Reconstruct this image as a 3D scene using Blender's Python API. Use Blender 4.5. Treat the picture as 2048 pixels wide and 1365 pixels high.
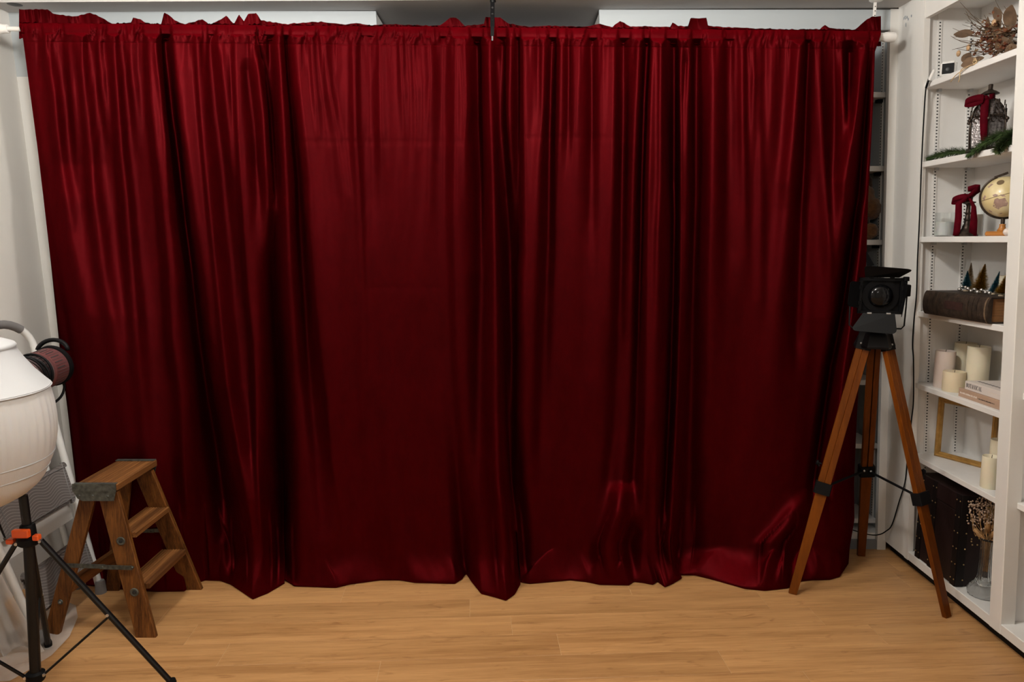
import bpy, math, random
import numpy as np
from mathutils import Vector, Matrix, Quaternion

for o in list(bpy.data.objects):
    bpy.data.objects.remove(o)
SC = bpy.context.scene
COL = SC.collection

# ------------------------------------------------------------------ camera
F, CX, CY, EYE, TP = 1460.0, 1024.0, 682.5, 1.48, 0.1373
PITCH = math.atan(TP)
cp, sp = math.cos(PITCH), math.sin(PITCH)
cam_d = bpy.data.cameras.new('camera')
cam_d.sensor_width = 36.0
cam_d.lens = F / 2048 * 36.0
cam_d.clip_start = 0.05
cam = bpy.data.objects.new('camera', cam_d)
cam.location = (0, 0, EYE)
cam.rotation_euler = (math.pi / 2 - PITCH, 0, 0)
COL.objects.link(cam)
SC.camera = cam

# ------------------------------------------------------------------ world, exposure
w = bpy.data.worlds.new('world')
SC.world = w
w.use_nodes = True
w.node_tree.nodes['Background'].inputs[0].default_value = (0.9, 0.95, 1.0, 1)
w.node_tree.nodes['Background'].inputs[1].default_value = 0.05
SC.view_settings.view_transform = 'Standard'
SC.view_settings.look = 'None'
SC.view_settings.gamma = 1
SC.view_settings.use_curve_mapping = False
SC.view_settings.exposure = 0.0

# ------------------------------------------------------------------ room lamps (unseen bare bulbs below the ceiling, fixtures added for them further down)
CEIL = 2.64
LAMPS = [(-1.22, 2.0, 54.0, 'left-hand'), (0.4, 2.0, 56.0, 'right-hand'), (0.0, -0.6, 16.0, 'rear fill')]  # the bulb behind the camera is an added fill light
for lx, ly, pw, _ in LAMPS:
    ld = bpy.data.lights.new('ceiling_lamp_bulb', 'POINT')
    ld.shadow_soft_size = 0.09
    ld.energy = pw
    ld.color = (1.0, 0.958, 0.895)
    lo = bpy.data.objects.new('ceiling_lamp_bulb', ld)
    lo.location = (lx, ly, CEIL - 0.19)
    COL.objects.link(lo)

# ------------------------------------------------------------------ helpers
LEAN = 0.044          # the old built-ins stand a little out of plumb


def ray(px, py):
    u = (px - CX) / F
    v = (CY - py) / F
    return (u, cp + v * sp, v * cp - sp)


def at(px, py, Y=None, Z=None, X=None):
    d = ray(px, py)
    if Y is not None:
        t = Y / d[1]
    elif Z is not None:
        t = (Z - EYE) / d[2]
    else:
        t = X / d[0]
    return Vector((d[0] * t, d[1] * t, EYE + d[2] * t))


def lean(v):
    return Vector((v[0] - LEAN * (v[2] - EYE), v[1], v[2]))


ORIGIN = {}


class MB:
    """collects geometry in world coordinates; build() links it as one mesh object"""

    def __init__(self, xf=None):
        self.v, self.f, self.xf = [], [], xf

    def add(self, vs, fs):
        b = len(self.v)
        if self.xf:
            vs = [self.xf(v) for v in vs]
        self.v += [tuple(v) for v in vs]
        self.f += [tuple(i + b for i in f) for f in fs]
        return self

    def box(self, x0, x1, y0, y1, z0, z1):
        vs = [(x, y, z) for z in (z0, z1) for y in (y0, y1) for x in (x0, x1)]
        return self.add(vs, [(0, 2, 3, 1), (4, 5, 7, 6), (0, 1, 5, 4), (2, 6, 7, 3), (0, 4, 6, 2), (1, 3, 7, 5)])

    def cbox(self, x0, x1, y0, y1, z0, z1, c=0.003):
        """box with chamfered edges"""
        xs, ys, zs = (x0, x1), (y0, y1), (z0, z1)
        sx, sy, sz = [(1, -1)] * 3
        vs = []
        idx = {}
        for i in (0, 1):
            for j in (0, 1):
                for k in (0, 1):
                    p = (xs[i], ys[j], zs[k])
                    q = (c * (1 - 2 * i), c * (1 - 2 * j), c * (1 - 2 * k))
                    for a in range(3):
                        idx[(i, j, k, a)] = len(vs)
                        vs.append(tuple(p[b] + (0 if b == a else q[b]) for b in range(3)))
        fs = []
        for i in (0, 1):
            r = [idx[(i, j, k, 0)] for j, k in ((0, 0), (0, 1), (1, 1), (1, 0))]
            fs.append(r if i == 0 else r[::-1])
            r = [idx[(j, i, k, 1)] for j, k in ((0, 0), (1, 0), (1, 1), (0, 1))]
            fs.append(r if i == 0 else r[::-1])
            r = [idx[(j, k, i, 2)] for j, k in ((0, 0), (0, 1), (1, 1), (1, 0))]
            fs.append(r if i == 0 else r[::-1])
        for j in (0, 1):
            for k in (0, 1):
                fs.append([idx[(0, j, k, 1)], idx[(1, j, k, 1)], idx[(1, j, k, 2)], idx[(0, j, k, 2)]])
                fs.append([idx[(j, 0, k, 0)], idx[(j, 1, k, 0)], idx[(j, 1, k, 2)], idx[(j, 0, k, 2)]])
                fs.append([idx[(j, k, 0, 0)], idx[(j, k, 1, 0)], idx[(j, k, 1, 1)], idx[(j, k, 0, 1)]])
                for i in (0, 1):
                    fs.append([idx[(i, j, k, 0)], idx[(i, j, k, 1)], idx[(i, j, k, 2)]])
        return self.add(vs, fs)

    def hexa(self, b4, t4):
        """closed block from 4 bottom and 4 top corners in the same order"""
        return self.add(list(b4) + list(t4), [(3, 2, 1, 0), (4, 5, 6, 7)] + [(i, (i + 1) % 4, (i + 1) % 4 + 4, i + 4) for i in range(4)])

    def beam(self, p0, p1, w, d, side, c=0.0):
        """rectangular bar from p0 to p1; w along `side`, d across"""
        p0, p1, side = Vector(p0), Vector(p1), Vector(side)
        ax = (p1 - p0).normalized()
        s = (side - ax * side.dot(ax)).normalized()
        n = ax.cross(s)
        if c:
            ring = [(-w / 2 + c, -d / 2), (w / 2 - c, -d / 2), (w / 2, -d / 2 + c), (w / 2, d / 2 - c), (w / 2 - c, d / 2), (-w / 2 + c, d / 2), (-w / 2, d / 2 - c), (-w / 2, -d / 2 + c)]
        else:
            ring = [(-w / 2, -d / 2), (w / 2, -d / 2), (w / 2, d / 2), (-w / 2, d / 2)]
        m = len(ring)
        vs = [p + s * a + n * b for p in (p0, p1) for a, b in ring]
        return self.add(vs, [tuple(range(m))[::-1], tuple(range(m, 2 * m))] + [(i, (i + 1) % m, (i + 1) % m + m, i + m) for i in range(m)])

    def tube(self, pts, r, n=10, cap=True):
        pts = [Vector(p) for p in pts]
        rr = r if isinstance(r, (list, tuple)) else [r] * len(pts)
        vs, fs = [], []
        t0 = (pts[1] - pts[0]).normalized()
        u = t0.orthogonal().normalized()
        for i, p in enumerate(pts):
            t = (pts[min(i + 1, len(pts) - 1)] - pts[max(i - 1, 0)]).normalized()
            u = (u - t * u.dot(t)).normalized()
            b = t.cross(u)
            for k in range(n):
                a = 2 * math.pi * k / n
                vs.append(p + (u * math.cos(a) + b * math.sin(a)) * rr[i])
        for i in range(len(pts) - 1):
            for k in range(n):
                fs.append((i * n + k, i * n + (k + 1) % n, (i + 1) * n + (k + 1) % n, (i + 1) * n + k))
        if cap:
            fs.append(tuple(range(n))[::-1])
            fs.append(tuple(range((len(pts) - 1) * n, len(pts) * n)))
        return self.add(vs, fs)

    def lathe(self, prof, o=(0, 0, 0), ax=(0, 0, 1), n=24, cap=True, wob=None):
        """prof: (r, h) pairs along axis ax from o"""
        o, ax = Vector(o), Vector(ax).normalized()
        u = ax.orthogonal().normalized()
        b = ax.cross(u)
        vs, fs = [], []
        for j, (r, h) in enumerate(prof):
            for k in range(n):
                a = 2 * math.pi * k / n
                q = r * (1 + (wob(a, h) if wob else 0))
                vs.append(o + ax * h + (u * math.cos(a) + b * math.sin(a)) * q)
        for j in range(len(prof) - 1):
            for k in range(n):
                fs.append((j * n + k, j * n + (k + 1) % n, (j + 1) * n + (k + 1) % n, (j + 1) * n + k))
        if cap:
            fs.append(tuple(range(n))[::-1])
            fs.append(tuple(range((len(prof) - 1) * n, len(prof) * n)))
        return self.add(vs, fs)

    def sphere(self, c, r, nu=16, nv=10, sc=(1, 1, 1)):
        prof = [(max(1e-5, r * math.sin(math.pi * j / nv)), -r * math.cos(math.pi * j / nv)) for j in range(nv + 1)]
        m = MB().lathe(prof, (0, 0, 0), n=nu, cap=False)
        return self.add([(c[0] + v[0] * sc[0], c[1] + v[1] * sc[1], c[2] + v[2] * sc[2]) for v in m.v], m.f)

    def prism(self, poly, off):
        """closed slab: polygon (3D points) extruded by vector off"""
        off = Vector(off)
        poly = [Vector(p) for p in poly]
        n = len(poly)
        return self.add(poly + [p + off for p in poly], [tuple(range(n))[::-1], tuple(range(n, 2 * n))] + [(i, (i + 1) % n, (i + 1) % n + n, i + n) for i in range(n)])

    def build(self, name, mat, parent=None, smooth=False, auto=None):
        if parent is not None:
            org = ORIGIN[parent]
        else:
            a = np.array(self.v)
            org = Vector(((a[:, 0].min() + a[:, 0].max()) / 2, (a[:, 1].min() + a[:, 1].max()) / 2, a[:, 2].min()))
        me = bpy.data.meshes.new(name)
        me.from_pydata([(v[0] - org[0], v[1] - org[1], v[2] - org[2]) for v in self.v], [], self.f)
        me.materials.append(mat)
        if smooth:
            me.polygons.foreach_set('use_smooth', [True] * len(me.polygons))
            if auto:
                me.set_sharp_from_angle(angle=math.radians(auto))
        me.validate()
        me.update()
        ob = bpy.data.objects.new(name, me)
        COL.objects.link(ob)
        if parent is not None:
            ob.parent = parent
        else:
            ob.location = org
        ORIGIN[ob] = org
        return ob


def tag(o, label=None, cat=None, group=None, kind=None):
    if label:
        o['label'] = label
    if cat:
        o['category'] = cat
    if group:
        o['group'] = group
    if kind:
        o['kind'] = kind
    return o


def thing(name, loc, label=None, cat=None, group=None, kind=None):
    o = bpy.data.objects.new(name, None)
    o.empty_display_size = 0.05
    o.location = loc
    COL.objects.link(o)
    ORIGIN[o] = Vector(loc)
    return tag(o, label, cat, group, kind)


def smooth_path(pts, n=5):
    out = []
    for i in range(len(pts) - 1):
        p0, p1, p2, p3 = pts[max(i - 1, 0)], pts[i], pts[i + 1], pts[min(i + 2, len(pts) - 1)]
        for k in range(n):
            t = k / n
            out.append(0.5 * ((2 * p1) + (p2 - p0) * t + (2 * p0 - 5 * p1 + 4 * p2 - p3) * t * t + (3 * p1 - p0 - 3 * p2 + p3) * t ** 3))
    out.append(pts[-1])
    return out


# ------------------------------------------------------------------ materials
def mat(name, col, rough=0.5, metal=0.0, var=0.0, scale=20.0, bump=0.0, bscale=80.0, stretch=(1, 1, 1), col2=None, sheen=0.0, spec=0.5, trans=0.0, ior=1.45, coat=0.0, emit=None, detail=4.0, sss=0.0, alpha=1.0):
    m = bpy.data.materials.new(name)
    m.use_nodes = True
    nt = m.node_tree
    N, L = nt.nodes, nt.links
    b = N['Principled BSDF']
    b.inputs['Base Color'].default_value = (*col, 1)
    b.inputs['Roughness'].default_value = rough
    b.inputs['Metallic'].default_value = metal
    b.inputs['Specular IOR Level'].default_value = spec
    b.inputs['Transmission Weight'].default_value = trans
    b.inputs['IOR'].default_value = ior
    b.inputs['Coat Weight'].default_value = coat
    b.inputs['Alpha'].default_value = alpha
    if sss:
        b.inputs['Subsurface Weight'].default_value = sss
        b.inputs['Subsurface Radius'].default_value = (0.02, 0.012, 0.006)
    if emit:
        b.inputs['Emission Color'].default_value = (*emit[0], 1)
        b.inputs['Emission Strength'].default_value = emit[1]
    if sheen:
        b.inputs['Sheen Weight'].default_value = sheen
    if var or col2 or bump:
        tc = N.new('ShaderNodeTexCoord')
        mp = N.new('ShaderNodeMapping')
        mp.inputs['Scale'].default_value = stretch
        L.new(tc.outputs['Object'], mp.inputs['Vector'])
    if var or col2:
        nz = N.new('ShaderNodeTexNoise')
        nz.inputs['Scale'].default_value = scale
        nz.inputs['Detail'].default_value = detail
        L.new(mp.outputs[0], nz.inputs['Vector'])
        rp = N.new('ShaderNodeValToRGB')
        c1 = [max(0, c * (1 - var)) for c in col]
        c2 = col2 if col2 else [min(1, c * (1 + var)) for c in col]
        rp.color_ramp.elements[0].position = 0.3
        rp.color_ramp.elements[1].position = 0.7
        rp.color_ramp.elements[0].color = (*c1, 1)
        rp.color_ramp.elements[1].color = (*c2, 1)
        L.new(nz.outputs['Fac'], rp.inputs[0])
        L.new(rp.outputs[0], b.inputs['Base Color'])
    if bump:
        nb = N.new('ShaderNodeTexNoise')
        nb.inputs['Scale'].default_value = bscale
        nb.inputs['Detail'].default_value = 3
        L.new(mp.outputs[0], nb.inputs['Vector'])
        bp = N.new('ShaderNodeBump')
        bp.inputs['Strength'].default_value = bump
        bp.inputs['Distance'].default_value = 0.004
        L.new(nb.outputs['Fac'], bp.inputs['Height'])
        L.new(bp.outputs[0], b.inputs['Normal'])
    return m


def wood(name, c1, c2, axis, scale=6.0, rough=0.45, grain=18.0, coat=0.0, bump=0.15, knots=False, tone=(0.93, 1.07), ramp=(0.36, 0.62), spec=0.5, run=0.055):
    """streaky grain along `axis` ('X','Y','Z') with ring figure"""
    m = bpy.data.materials.new(name)
    m.use_nodes = True
    nt = m.node_tree
    N, L = nt.nodes, nt.links
    b = N['Principled BSDF']
    b.inputs['Roughness'].default_value = rough
    b.inputs['Coat Weight'].default_value = coat
    b.inputs['Specular IOR Level'].default_value = spec
    tc = N.new('ShaderNodeTexCoord')
    oi = N.new('ShaderNodeObjectInfo')
    ad = N.new('ShaderNodeVectorMath')
    sc_ = N.new('ShaderNodeVectorMath')
    sc_.operation = 'SCALE'
    cb = N.new('ShaderNodeCombineXYZ')
    for k in range(3):
        L.new(oi.outputs['Random'], cb.inputs[k])
    L.new(cb.outputs[0], sc_.inputs[0])
    sc_.inputs['Scale'].default_value = 37.0
    L.new(tc.outputs['Object'], ad.inputs[0])
    L.new(sc_.outputs[0], ad.inputs[1])
    mp = N.new('ShaderNodeMapping')
    s = [grain, grain, grain]
    s['XYZ'.index(axis)] = grain * run
    mp.inputs['Scale'].default_value = s
    L.new(ad.outputs[0], mp.inputs['Vector'])
    nz = N.new('ShaderNodeTexNoise')
    nz.inputs['Scale'].default_value = scale
    nz.inputs['Detail'].default_value = 6
    nz.inputs['Roughness'].default_value = 0.65
    nz.inputs['Distortion'].default_value = 0.5
    L.new(mp.outputs[0], nz.inputs['Vector'])
    n2 = N.new('ShaderNodeTexNoise')
    n2.inputs['Scale'].default_value = scale * 0.16
    n2.inputs['Detail'].default_value = 3
    L.new(mp.outputs[0], n2.inputs['Vector'])
    mx = N.new('ShaderNodeMix')
    mx.inputs['Factor'].default_value = 0.5
    L.new(nz.outputs['Fac'], mx.inputs['A'])
    L.new(n2.outputs['Fac'], mx.inputs['B'])
    rp = N.new('ShaderNodeValToRGB')
    rp.color_ramp.elements[0].position = ramp[0]
    rp.color_ramp.elements[1].position = ramp[1]
    rp.color_ramp.elements[0].color = (*c1, 1)
    rp.color_ramp.elements[1].color = (*c2, 1)
    L.new(mx.outputs[0], rp.inputs[0])
    # piece to piece tone
    hv = N.new('ShaderNodeHueSaturation')
    mr = N.new('ShaderNodeMapRange')
    mr.inputs['To Min'].default_value = tone[0]
    mr.inputs['To Max'].default_value = tone[1]
    L.new(oi.outputs['Random'], mr.inputs['Value'])
    L.new(mr.outputs[0], hv.inputs['Value'])
    L.new(rp.outputs[0], hv.inputs['Color'])
    if knots:
        mk = N.new('ShaderNodeMapping')
        ks = [15.0, 15.0, 15.0]
        ks['XYZ'.index(axis)] = 3.4
        mk.inputs['Scale'].default_value = ks
        L.new(ad.outputs[0], mk.inputs['Vector'])
        nd = N.new('ShaderNodeTexNoise')
        nd.inputs['Scale'].default_value = 1.7
        nd.inputs['Detail'].default_value = 5
        nd.inputs['Distortion'].default_value = 1.6
        L.new(mk.outputs[0], nd.inputs['Vector'])
        r2 = N.new('ShaderNodeValToRGB')
        r2.color_ramp.elements[0].position = 0.60
        r2.color_ramp.elements[1].position = 0.78
        r2.color_ramp.elements[0].color = (1, 1, 1, 1)
        r2.color_ramp.elements[1].color = (0.50, 0.38, 0.30, 1)
        L.new(nd.outputs['Fac'], r2.inputs[0])
        ml = N.new('ShaderNodeMix')
        ml.data_type = 'RGBA'
        ml.blend_type = 'MULTIPLY'
        ml.inputs['Factor'].default_value = 0.75
        L.new(hv.outputs[0], ml.inputs['A'])
        L.new(r2.outputs[0], ml.inputs['B'])
        L.new(ml.outputs['Result'], b.inputs['Base Color'])
    else:
        L.new(hv.outputs[0], b.inputs['Base Color'])
    bp = N.new('ShaderNodeBump')
    bp.inputs['Strength'].default_value = bump
    bp.inputs['Distance'].default_value = 0.002
    L.new(nz.outputs['Fac'], bp.inputs['Height'])
    L.new(bp.outputs[0], b.inputs['Normal'])
    return m


M = {}
M['wall'] = mat('white_wall_paint', (0.72, 0.70, 0.66), 0.6, var=0.03, scale=3, bump=0.05, bscale=60)
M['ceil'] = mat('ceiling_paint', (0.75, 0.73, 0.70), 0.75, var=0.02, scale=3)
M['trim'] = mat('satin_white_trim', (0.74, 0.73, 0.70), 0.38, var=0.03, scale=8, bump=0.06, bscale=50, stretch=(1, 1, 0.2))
M['header'] = mat('cool_header_paint_and_panel_shade', (0.47, 0.51, 0.53), 0.45, var=0.04, scale=6, stretch=(0.2, 1, 2))  # header's own colour; on the niche side panel it paints shade
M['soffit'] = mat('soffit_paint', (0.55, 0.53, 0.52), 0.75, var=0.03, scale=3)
M['shelf'] = mat('white_shelf_paint', (0.76, 0.75, 0.73), 0.42, var=0.03, scale=10)
M['grey'] = mat('slate_grey_wall_paint', (0.22, 0.23, 0.245), 0.65, var=0.05, scale=3)
M['black'] = mat('matte_black', (0.0045, 0.0045, 0.005), 0.55, var=0.2, scale=30, spec=0.15)
M['gloss_black'] = mat('gloss_black', (0.004, 0.004, 0.0045), 0.35, spec=0.2)
M['slot'] = mat('slot_dark', (0.02, 0.02, 0.02), 0.8)
M['steel'] = mat('steel', (0.55, 0.56, 0.57), 0.35, 0.9)
M['plastic_white'] = mat('white_plastic', (0.80, 0.79, 0.76), 0.35)

# ------------------------------------------------------------------ the room
XL, XR, YB, YR = -2.16, 1.745, 3.36, -2.6     # left wall, right wall face, back wall face, rear wall
X0 = 1.735                                   # face of the right-hand built-in
SOF = 2.482                                  # soffit underside above the curtain


def struct(mb, name, m, **k):
    return tag(mb.build(name, m, **k), kind='structure')


# floor slab + planks (planks run across the room, 3.3 degrees off the curtain line)
M['plank'] = wood('oak_laminate', (0.285, 0.130, 0.043), (0.525, 0.285, 0.115), 'X', scale=6.5, rough=0.36, grain=15.0, bump=0.04, knots=True, tone=(0.95, 1.05), ramp=(0.30, 0.60))
M['slab'] = mat('floor_joint', (0.62, 0.42, 0.24), 0.6)
floor = struct(MB().box(-3.0, 3.2, YR - 0.1, 4.0, -0.12, -0.0010), 'floor', M['slab'])
ANG = math.radians(-3.2)
PW, PL = 0.1445, 1.218
ca, sa = math.cos(ANG), math.sin(ANG)


def to_plank(x, y):
    return (x * ca - y * sa, x * sa + y * ca)


def from_plank(u, v):
    return (u * ca + v * sa, -u * sa + v * ca)


row_ref = to_plank(*at(1120, 1268, Z=0)[:2])[1]     # a row boundary
joint_px = {0: (1023, 1250), 1: (1118, 1290), 2: (757, 1345), -1: (333, 1225), -2: (688, 1184), 3: (900, 1400), -3: (1268, 1160)}
rnd = random.Random(4)
plank_mesh = {}
for r in range(-6, 12):
    v1 = row_ref - (r - 1) * PW
    v0 = v1 - PW
    if r in joint_px:
        uj = to_plank(*at(joint_px[r][0], joint_px[r][1], Z=0)[:2])[0]
    else:
        uj = rnd.uniform(0, PL)
    k0 = math.floor((-2.5 - uj) / PL)
    for k in range(k0, k0 + 5):
        u0 = uj + k * PL
        u1 = u0 + PL
        g = 0.0006
        mb = MB()
        q = [(u0 + g, v0 + g), (u1 - g, v0 + g), (u1 - g, v1 - g), (u0 + g, v1 - g)]
        b4 = [(*from_plank(*a), -0.0009) for a in q]
        t4 = [(*from_plank(*a), -0.0004) for a in q]
        c4 = [(*from_plank(a[0] + dx, a[1] + dy), 0.0) for a, (dx, dy) in zip(q, ((.0008, .0008), (-.0008, .0008), (-.0008, -.0008), (.0008, -.0008)))]
        mb.add(b4 + t4 + c4, [(i, (i + 1) % 4, (i + 1) % 4 + 4, i + 4) for i in range(4)] + [(i + 4, (i + 1) % 4 + 4, (i + 1) % 4 + 8, i + 8) for i in range(4)] + [(8, 9, 10, 11)])
        # own local frame per plank so the grain follows the plank
        cx, cy = from_plank((u0 + u1) / 2, (v0 + v1) / 2)
        me = bpy.data.meshes.new('plank')
        me.from_pydata([((x - cx) * ca - (y - cy) * sa, (x - cx) * sa + (y - cy) * ca, z) for x, y, z in mb.v], [], mb.f)
        me.materials.append(M['plank'])
        ob = bpy.data.objects.new('plank', me)
        ob.location = Vector((cx, cy, 0)) - ORIGIN[floor]
        ob.rotation_euler = (0, 0, -ANG)
        ob.parent = floor
        COL.objects.link(ob)

struct(MB(lean).box(XL - 0.12, XL, YR, 3.9, -0.1, CEIL + 0.1), 'wall_left', M['wall'])
struct(MB().box(-2.6, 3.2, YR - 0.12, YR, -0.1, CEIL + 0.1), 'wall_rear', M['wall'])
struct(MB().box(-2.6, 3.2, YR - 0.12, 4.0, CEIL, CEIL + 0.1), 'ceiling', M['ceil'])
# soffit over the curtain: underside rises slightly to the right as in the old house
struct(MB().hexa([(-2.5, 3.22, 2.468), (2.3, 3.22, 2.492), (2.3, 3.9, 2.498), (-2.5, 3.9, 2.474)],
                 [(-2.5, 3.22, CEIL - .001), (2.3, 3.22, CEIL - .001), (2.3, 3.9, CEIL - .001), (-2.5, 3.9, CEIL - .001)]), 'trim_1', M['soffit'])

# back wall behind the curtain: headers, stiles, grey alcove, baseboard
struct(MB(lean).box(XL, 2.2, 3.66, 3.78, 0, 2.49), 'wall_back', M['grey'])
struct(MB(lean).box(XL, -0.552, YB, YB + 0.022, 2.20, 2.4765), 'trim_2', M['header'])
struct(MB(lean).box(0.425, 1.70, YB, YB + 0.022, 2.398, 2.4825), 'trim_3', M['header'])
struct(MB(lean).box(XL, -2.103, YB, YB + 0.022, 0, 2.20), 'trim_4', M['trim'])
struct(MB(lean).box(1.70, X0 + 0.005, YB - 0.002, YB + 0.022, 0.0, 2.4845), 'trim_5', M['trim'])
struct(MB(lean).box(XL, -2.112, YB + 0.022, 3.66, 0, 2.47), 'wall_niche', M['grey'])
struct(MB(lean).box(1.55, 1.70, YB + 0.004, YB + 0.022, 0.0, 0.045), 'baseboard_back', M['grey'])
for x0, x1 in ((-0.575, -0.552), (0.425, 0.45)):
    struct(MB(lean).box(x0, x1, YB + 0.022, 3.66, 0, 2.47), 'trim_6', M['trim'])

# built-in behind the curtain's right end: side, shelves, slotted standard
nb = thing('niche_bookcase', (1.66, 3.45, 0), 'white niche shelving half hidden behind the curtain\'s right edge', 'bookcase')
MB(lean).box(1.733, 1.752, YB + 0.022, 3.66, 0, 2.475).build('side_panel', M['header'], nb)  # a white panel; its shadow is put into the cooler, darker colour
MB(lean).box(0.47, 1.733, 3.64, 3.658, 0, 2.475).build('back_panel', M['grey'], nb)
for z in (2.149, 1.821, 1.485, 1.16, 0.82, 0.507, 0.129):
    MB(lean).cbox(0.47, 1.726, 3.43, 3.635, z - 0.024, z, 0.0015).build('shelf', M['shelf'], nb)
MB(lean).box(0.47, 1.733, YB + 0.022, 3.64, 0.045, 0.075).build('base_board', M['trim'], nb)
sd = MB(lean).box(1.728, 1.733, 3.468, 3.486, 0.1, 2.46).build('shelf_standard', M['trim'], nb)
mb = MB(lean)
for i in range(172):
    z = 0.14 + i * 0.0131
    mb.box(1.7272, 1.729, 3.4740, 3.4800, z, z + 0.0048)
tag(mb.build('slot', M['slot'], sd), kind='stuff')
for z in (2.149, 1.821, 1.485, 0.507):
    MB(lean).box(1.705, 1.7275, 3.462, 3.49, z - 0.04, z - 0.026).build('shelf_clip', M['black'], nb)

# ---------------------------------------------------------- right wall built-in bookcase
DEP = 0.24
TOPZ = 2.385
YF, YP0, YP1, YN = 3.145, 2.576, 2.512, 1.90      # far edge of bay, post far/near face, near end of second bay
struct(MB(lean).box(X0 + 0.30, X0 + 0.42, YR, 3.9, -0.1, CEIL + 0.05), 'wall_right', M['wall'])
struct(MB(lean).box(X0, X0 + 0.30, YR, YN - 0.06, 0, CEIL), 'wall_right_return', M['wall'])
bc = thing('built_in_bookcase', (X0 + 0.12, 2.6, 0), 'white painted built-in bookcase of adjustable shelves on the right wall', 'bookcase')
MB(lean).box(X0, X0 + 0.02, YF + 0.0325, YB, 0.045, 2.493).build('stile', M['trim'], bc)
MB(lean).box(X0 - 0.004, X0 + 0.02, YF, YF + 0.032, 0.045, 2.46).build('stile', M['trim'], bc)
MB(lean).cbox(X0 - 0.004, X0 + 0.05, YP1, YP0, 0.045, TOPZ + 0.02, 0.002).build('stile', M['trim'], bc)
MB(lean).box(X0 - 0.002, X0 + 0.02, YN - 0.06, YN, 0.045, TOPZ).build('stile', M['trim'], bc)
MB(lean).box(X0 - 0.001, X0 + 0.018, YN - 0.06, YF - 0.0005, TOPZ, CEIL - 0.002).build('header', M['trim'], bc)
MB(lean).box(X0 + 0.02, X0 + DEP, YF + 0.02, YF + 0.04, 0.045, 2.47).build('side_panel', M['shelf'], bc)
MB(lean).box(X0 + 0.05, X0 + DEP, YP1 + 0.022, YP0 - 0.022, 0.085, TOPZ).build('divider', M['shelf'], bc)
MB(lean).box(X0 + DEP, X0 + DEP + 0.012, YN - 0.06, YF + 0.04, 0.045, 2.47).build('back_panel', M['shelf'], bc)
MB(lean).box(X0 + 0.02, X0 + DEP, YN - 0.06, YF + 0.02, 2.43, 2.45).build('top_panel', M['shelf'], bc)
MB(lean).cbox(X0 - 0.002, X0 + DEP, YN, YF + 0.02, 0.045, 0.085, 0.002).build('base_board', M['trim'], bc)
MB(lean).box(X0 + 0.03, X0 + 0.05, YN - 0.06, YB, 0.0, 0.045).build('toe_kick', M['black'], bc)
SHELF = [2.129, 1.809, 1.497, 1.179, 0.864, 0.541]
for z in SHELF:
    MB(lean).cbox(X0 + 0.006, X0 + DEP, YP0 - 0.02, YF + 0.018, z - 0.023, z, 0.0015).build('shelf', M['shelf'], bc)
for z in (2.12, 1.75, 1.35, 0.95, 0.55):
    MB(lean).cbox(X0 + 0.035, X0 + DEP, YN, YP1 + 0.02, z - 0.023, z, 0.0015).build('shelf', M['shelf'], bc)
for xs in (X0 + 0.062, X0 + 0.192):
    sd = MB(lean).box(xs, xs + 0.017, YF + 0.0165, YF + 0.02, 0.10, 2.42).build('shelf_standard', M['shelf'], bc)
    mb = MB(lean)
    for i in range(172):
        z = 0.13 + i * 0.0131
        mb.box(xs + 0.0055, xs + 0.0118, YF + 0.0158, YF + 0.017, z, z + 0.0048)
    tag(mb.build('slot', M['slot'], sd), kind='stuff')
    for z in SHELF:
        MB(lean).box(xs + 0.002, xs + 0.015, YF - 0.002, YF + 0.016, z - 0.034, z - 0.0235).build('shelf_clip', M['steel'], bc)

# old paint scuffs on the stiles
M['scuff'] = mat('grey_blue_scuff', (0.30, 0.34, 0.38), 0.7, var=0.3, scale=120)
rs = random.Random(2)


def scuff(parent, c, ux, uy, nrm, r):
    mb = MB()
    for k in range(9):
        q = Vector(c) + Vector(ux) * rs.gauss(0, r) + Vector(uy) * rs.gauss(0, r * 1.3)
        n = 7
        mb.prism([q + Vector(ux) * math.cos(a * 6.283 / n) * r * rs.uniform(.2, .6) + Vector(uy) * math.sin(a * 6.283 / n) * r * rs.uniform(.3, .8) for a in range(n)], Vector(nrm) * 0.0004)
    mb.build('scuff', M['scuff'], parent)


q = at(1813, 38, X=1.692)
scuff(bc, (X0 - LEAN * (q.z - EYE) - 0.0002, q.y, q.z), (0, 1, 0), (0.04, 0, -1), (-1, 0, 0), 0.010)

# ceiling lamps (out of view): canopy and short rod added so each bulb has a fixture
for i, (lx, ly, pw, wh) in enumerate(LAMPS):
    f_ = thing('ceiling_lamp', (lx, ly, CEIL), 'unseen bare-bulb ceiling lamp with added fixture, the %s one over the room' % wh, 'ceiling light', 'ceiling lamps')
    MB().lathe([(0.05, 0.0), (0.05, -0.012), (0.012, -0.02), (0.012, -0.085), (0.02, -0.09), (0.02, -0.095)], (lx, ly, CEIL - 0.001), n=24).build('canopy', M['plastic_white'], f_, smooth=True, auto=40)

# ================================================================== curtain
NAP = 1.0
LUSTRE = 0.027


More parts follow.
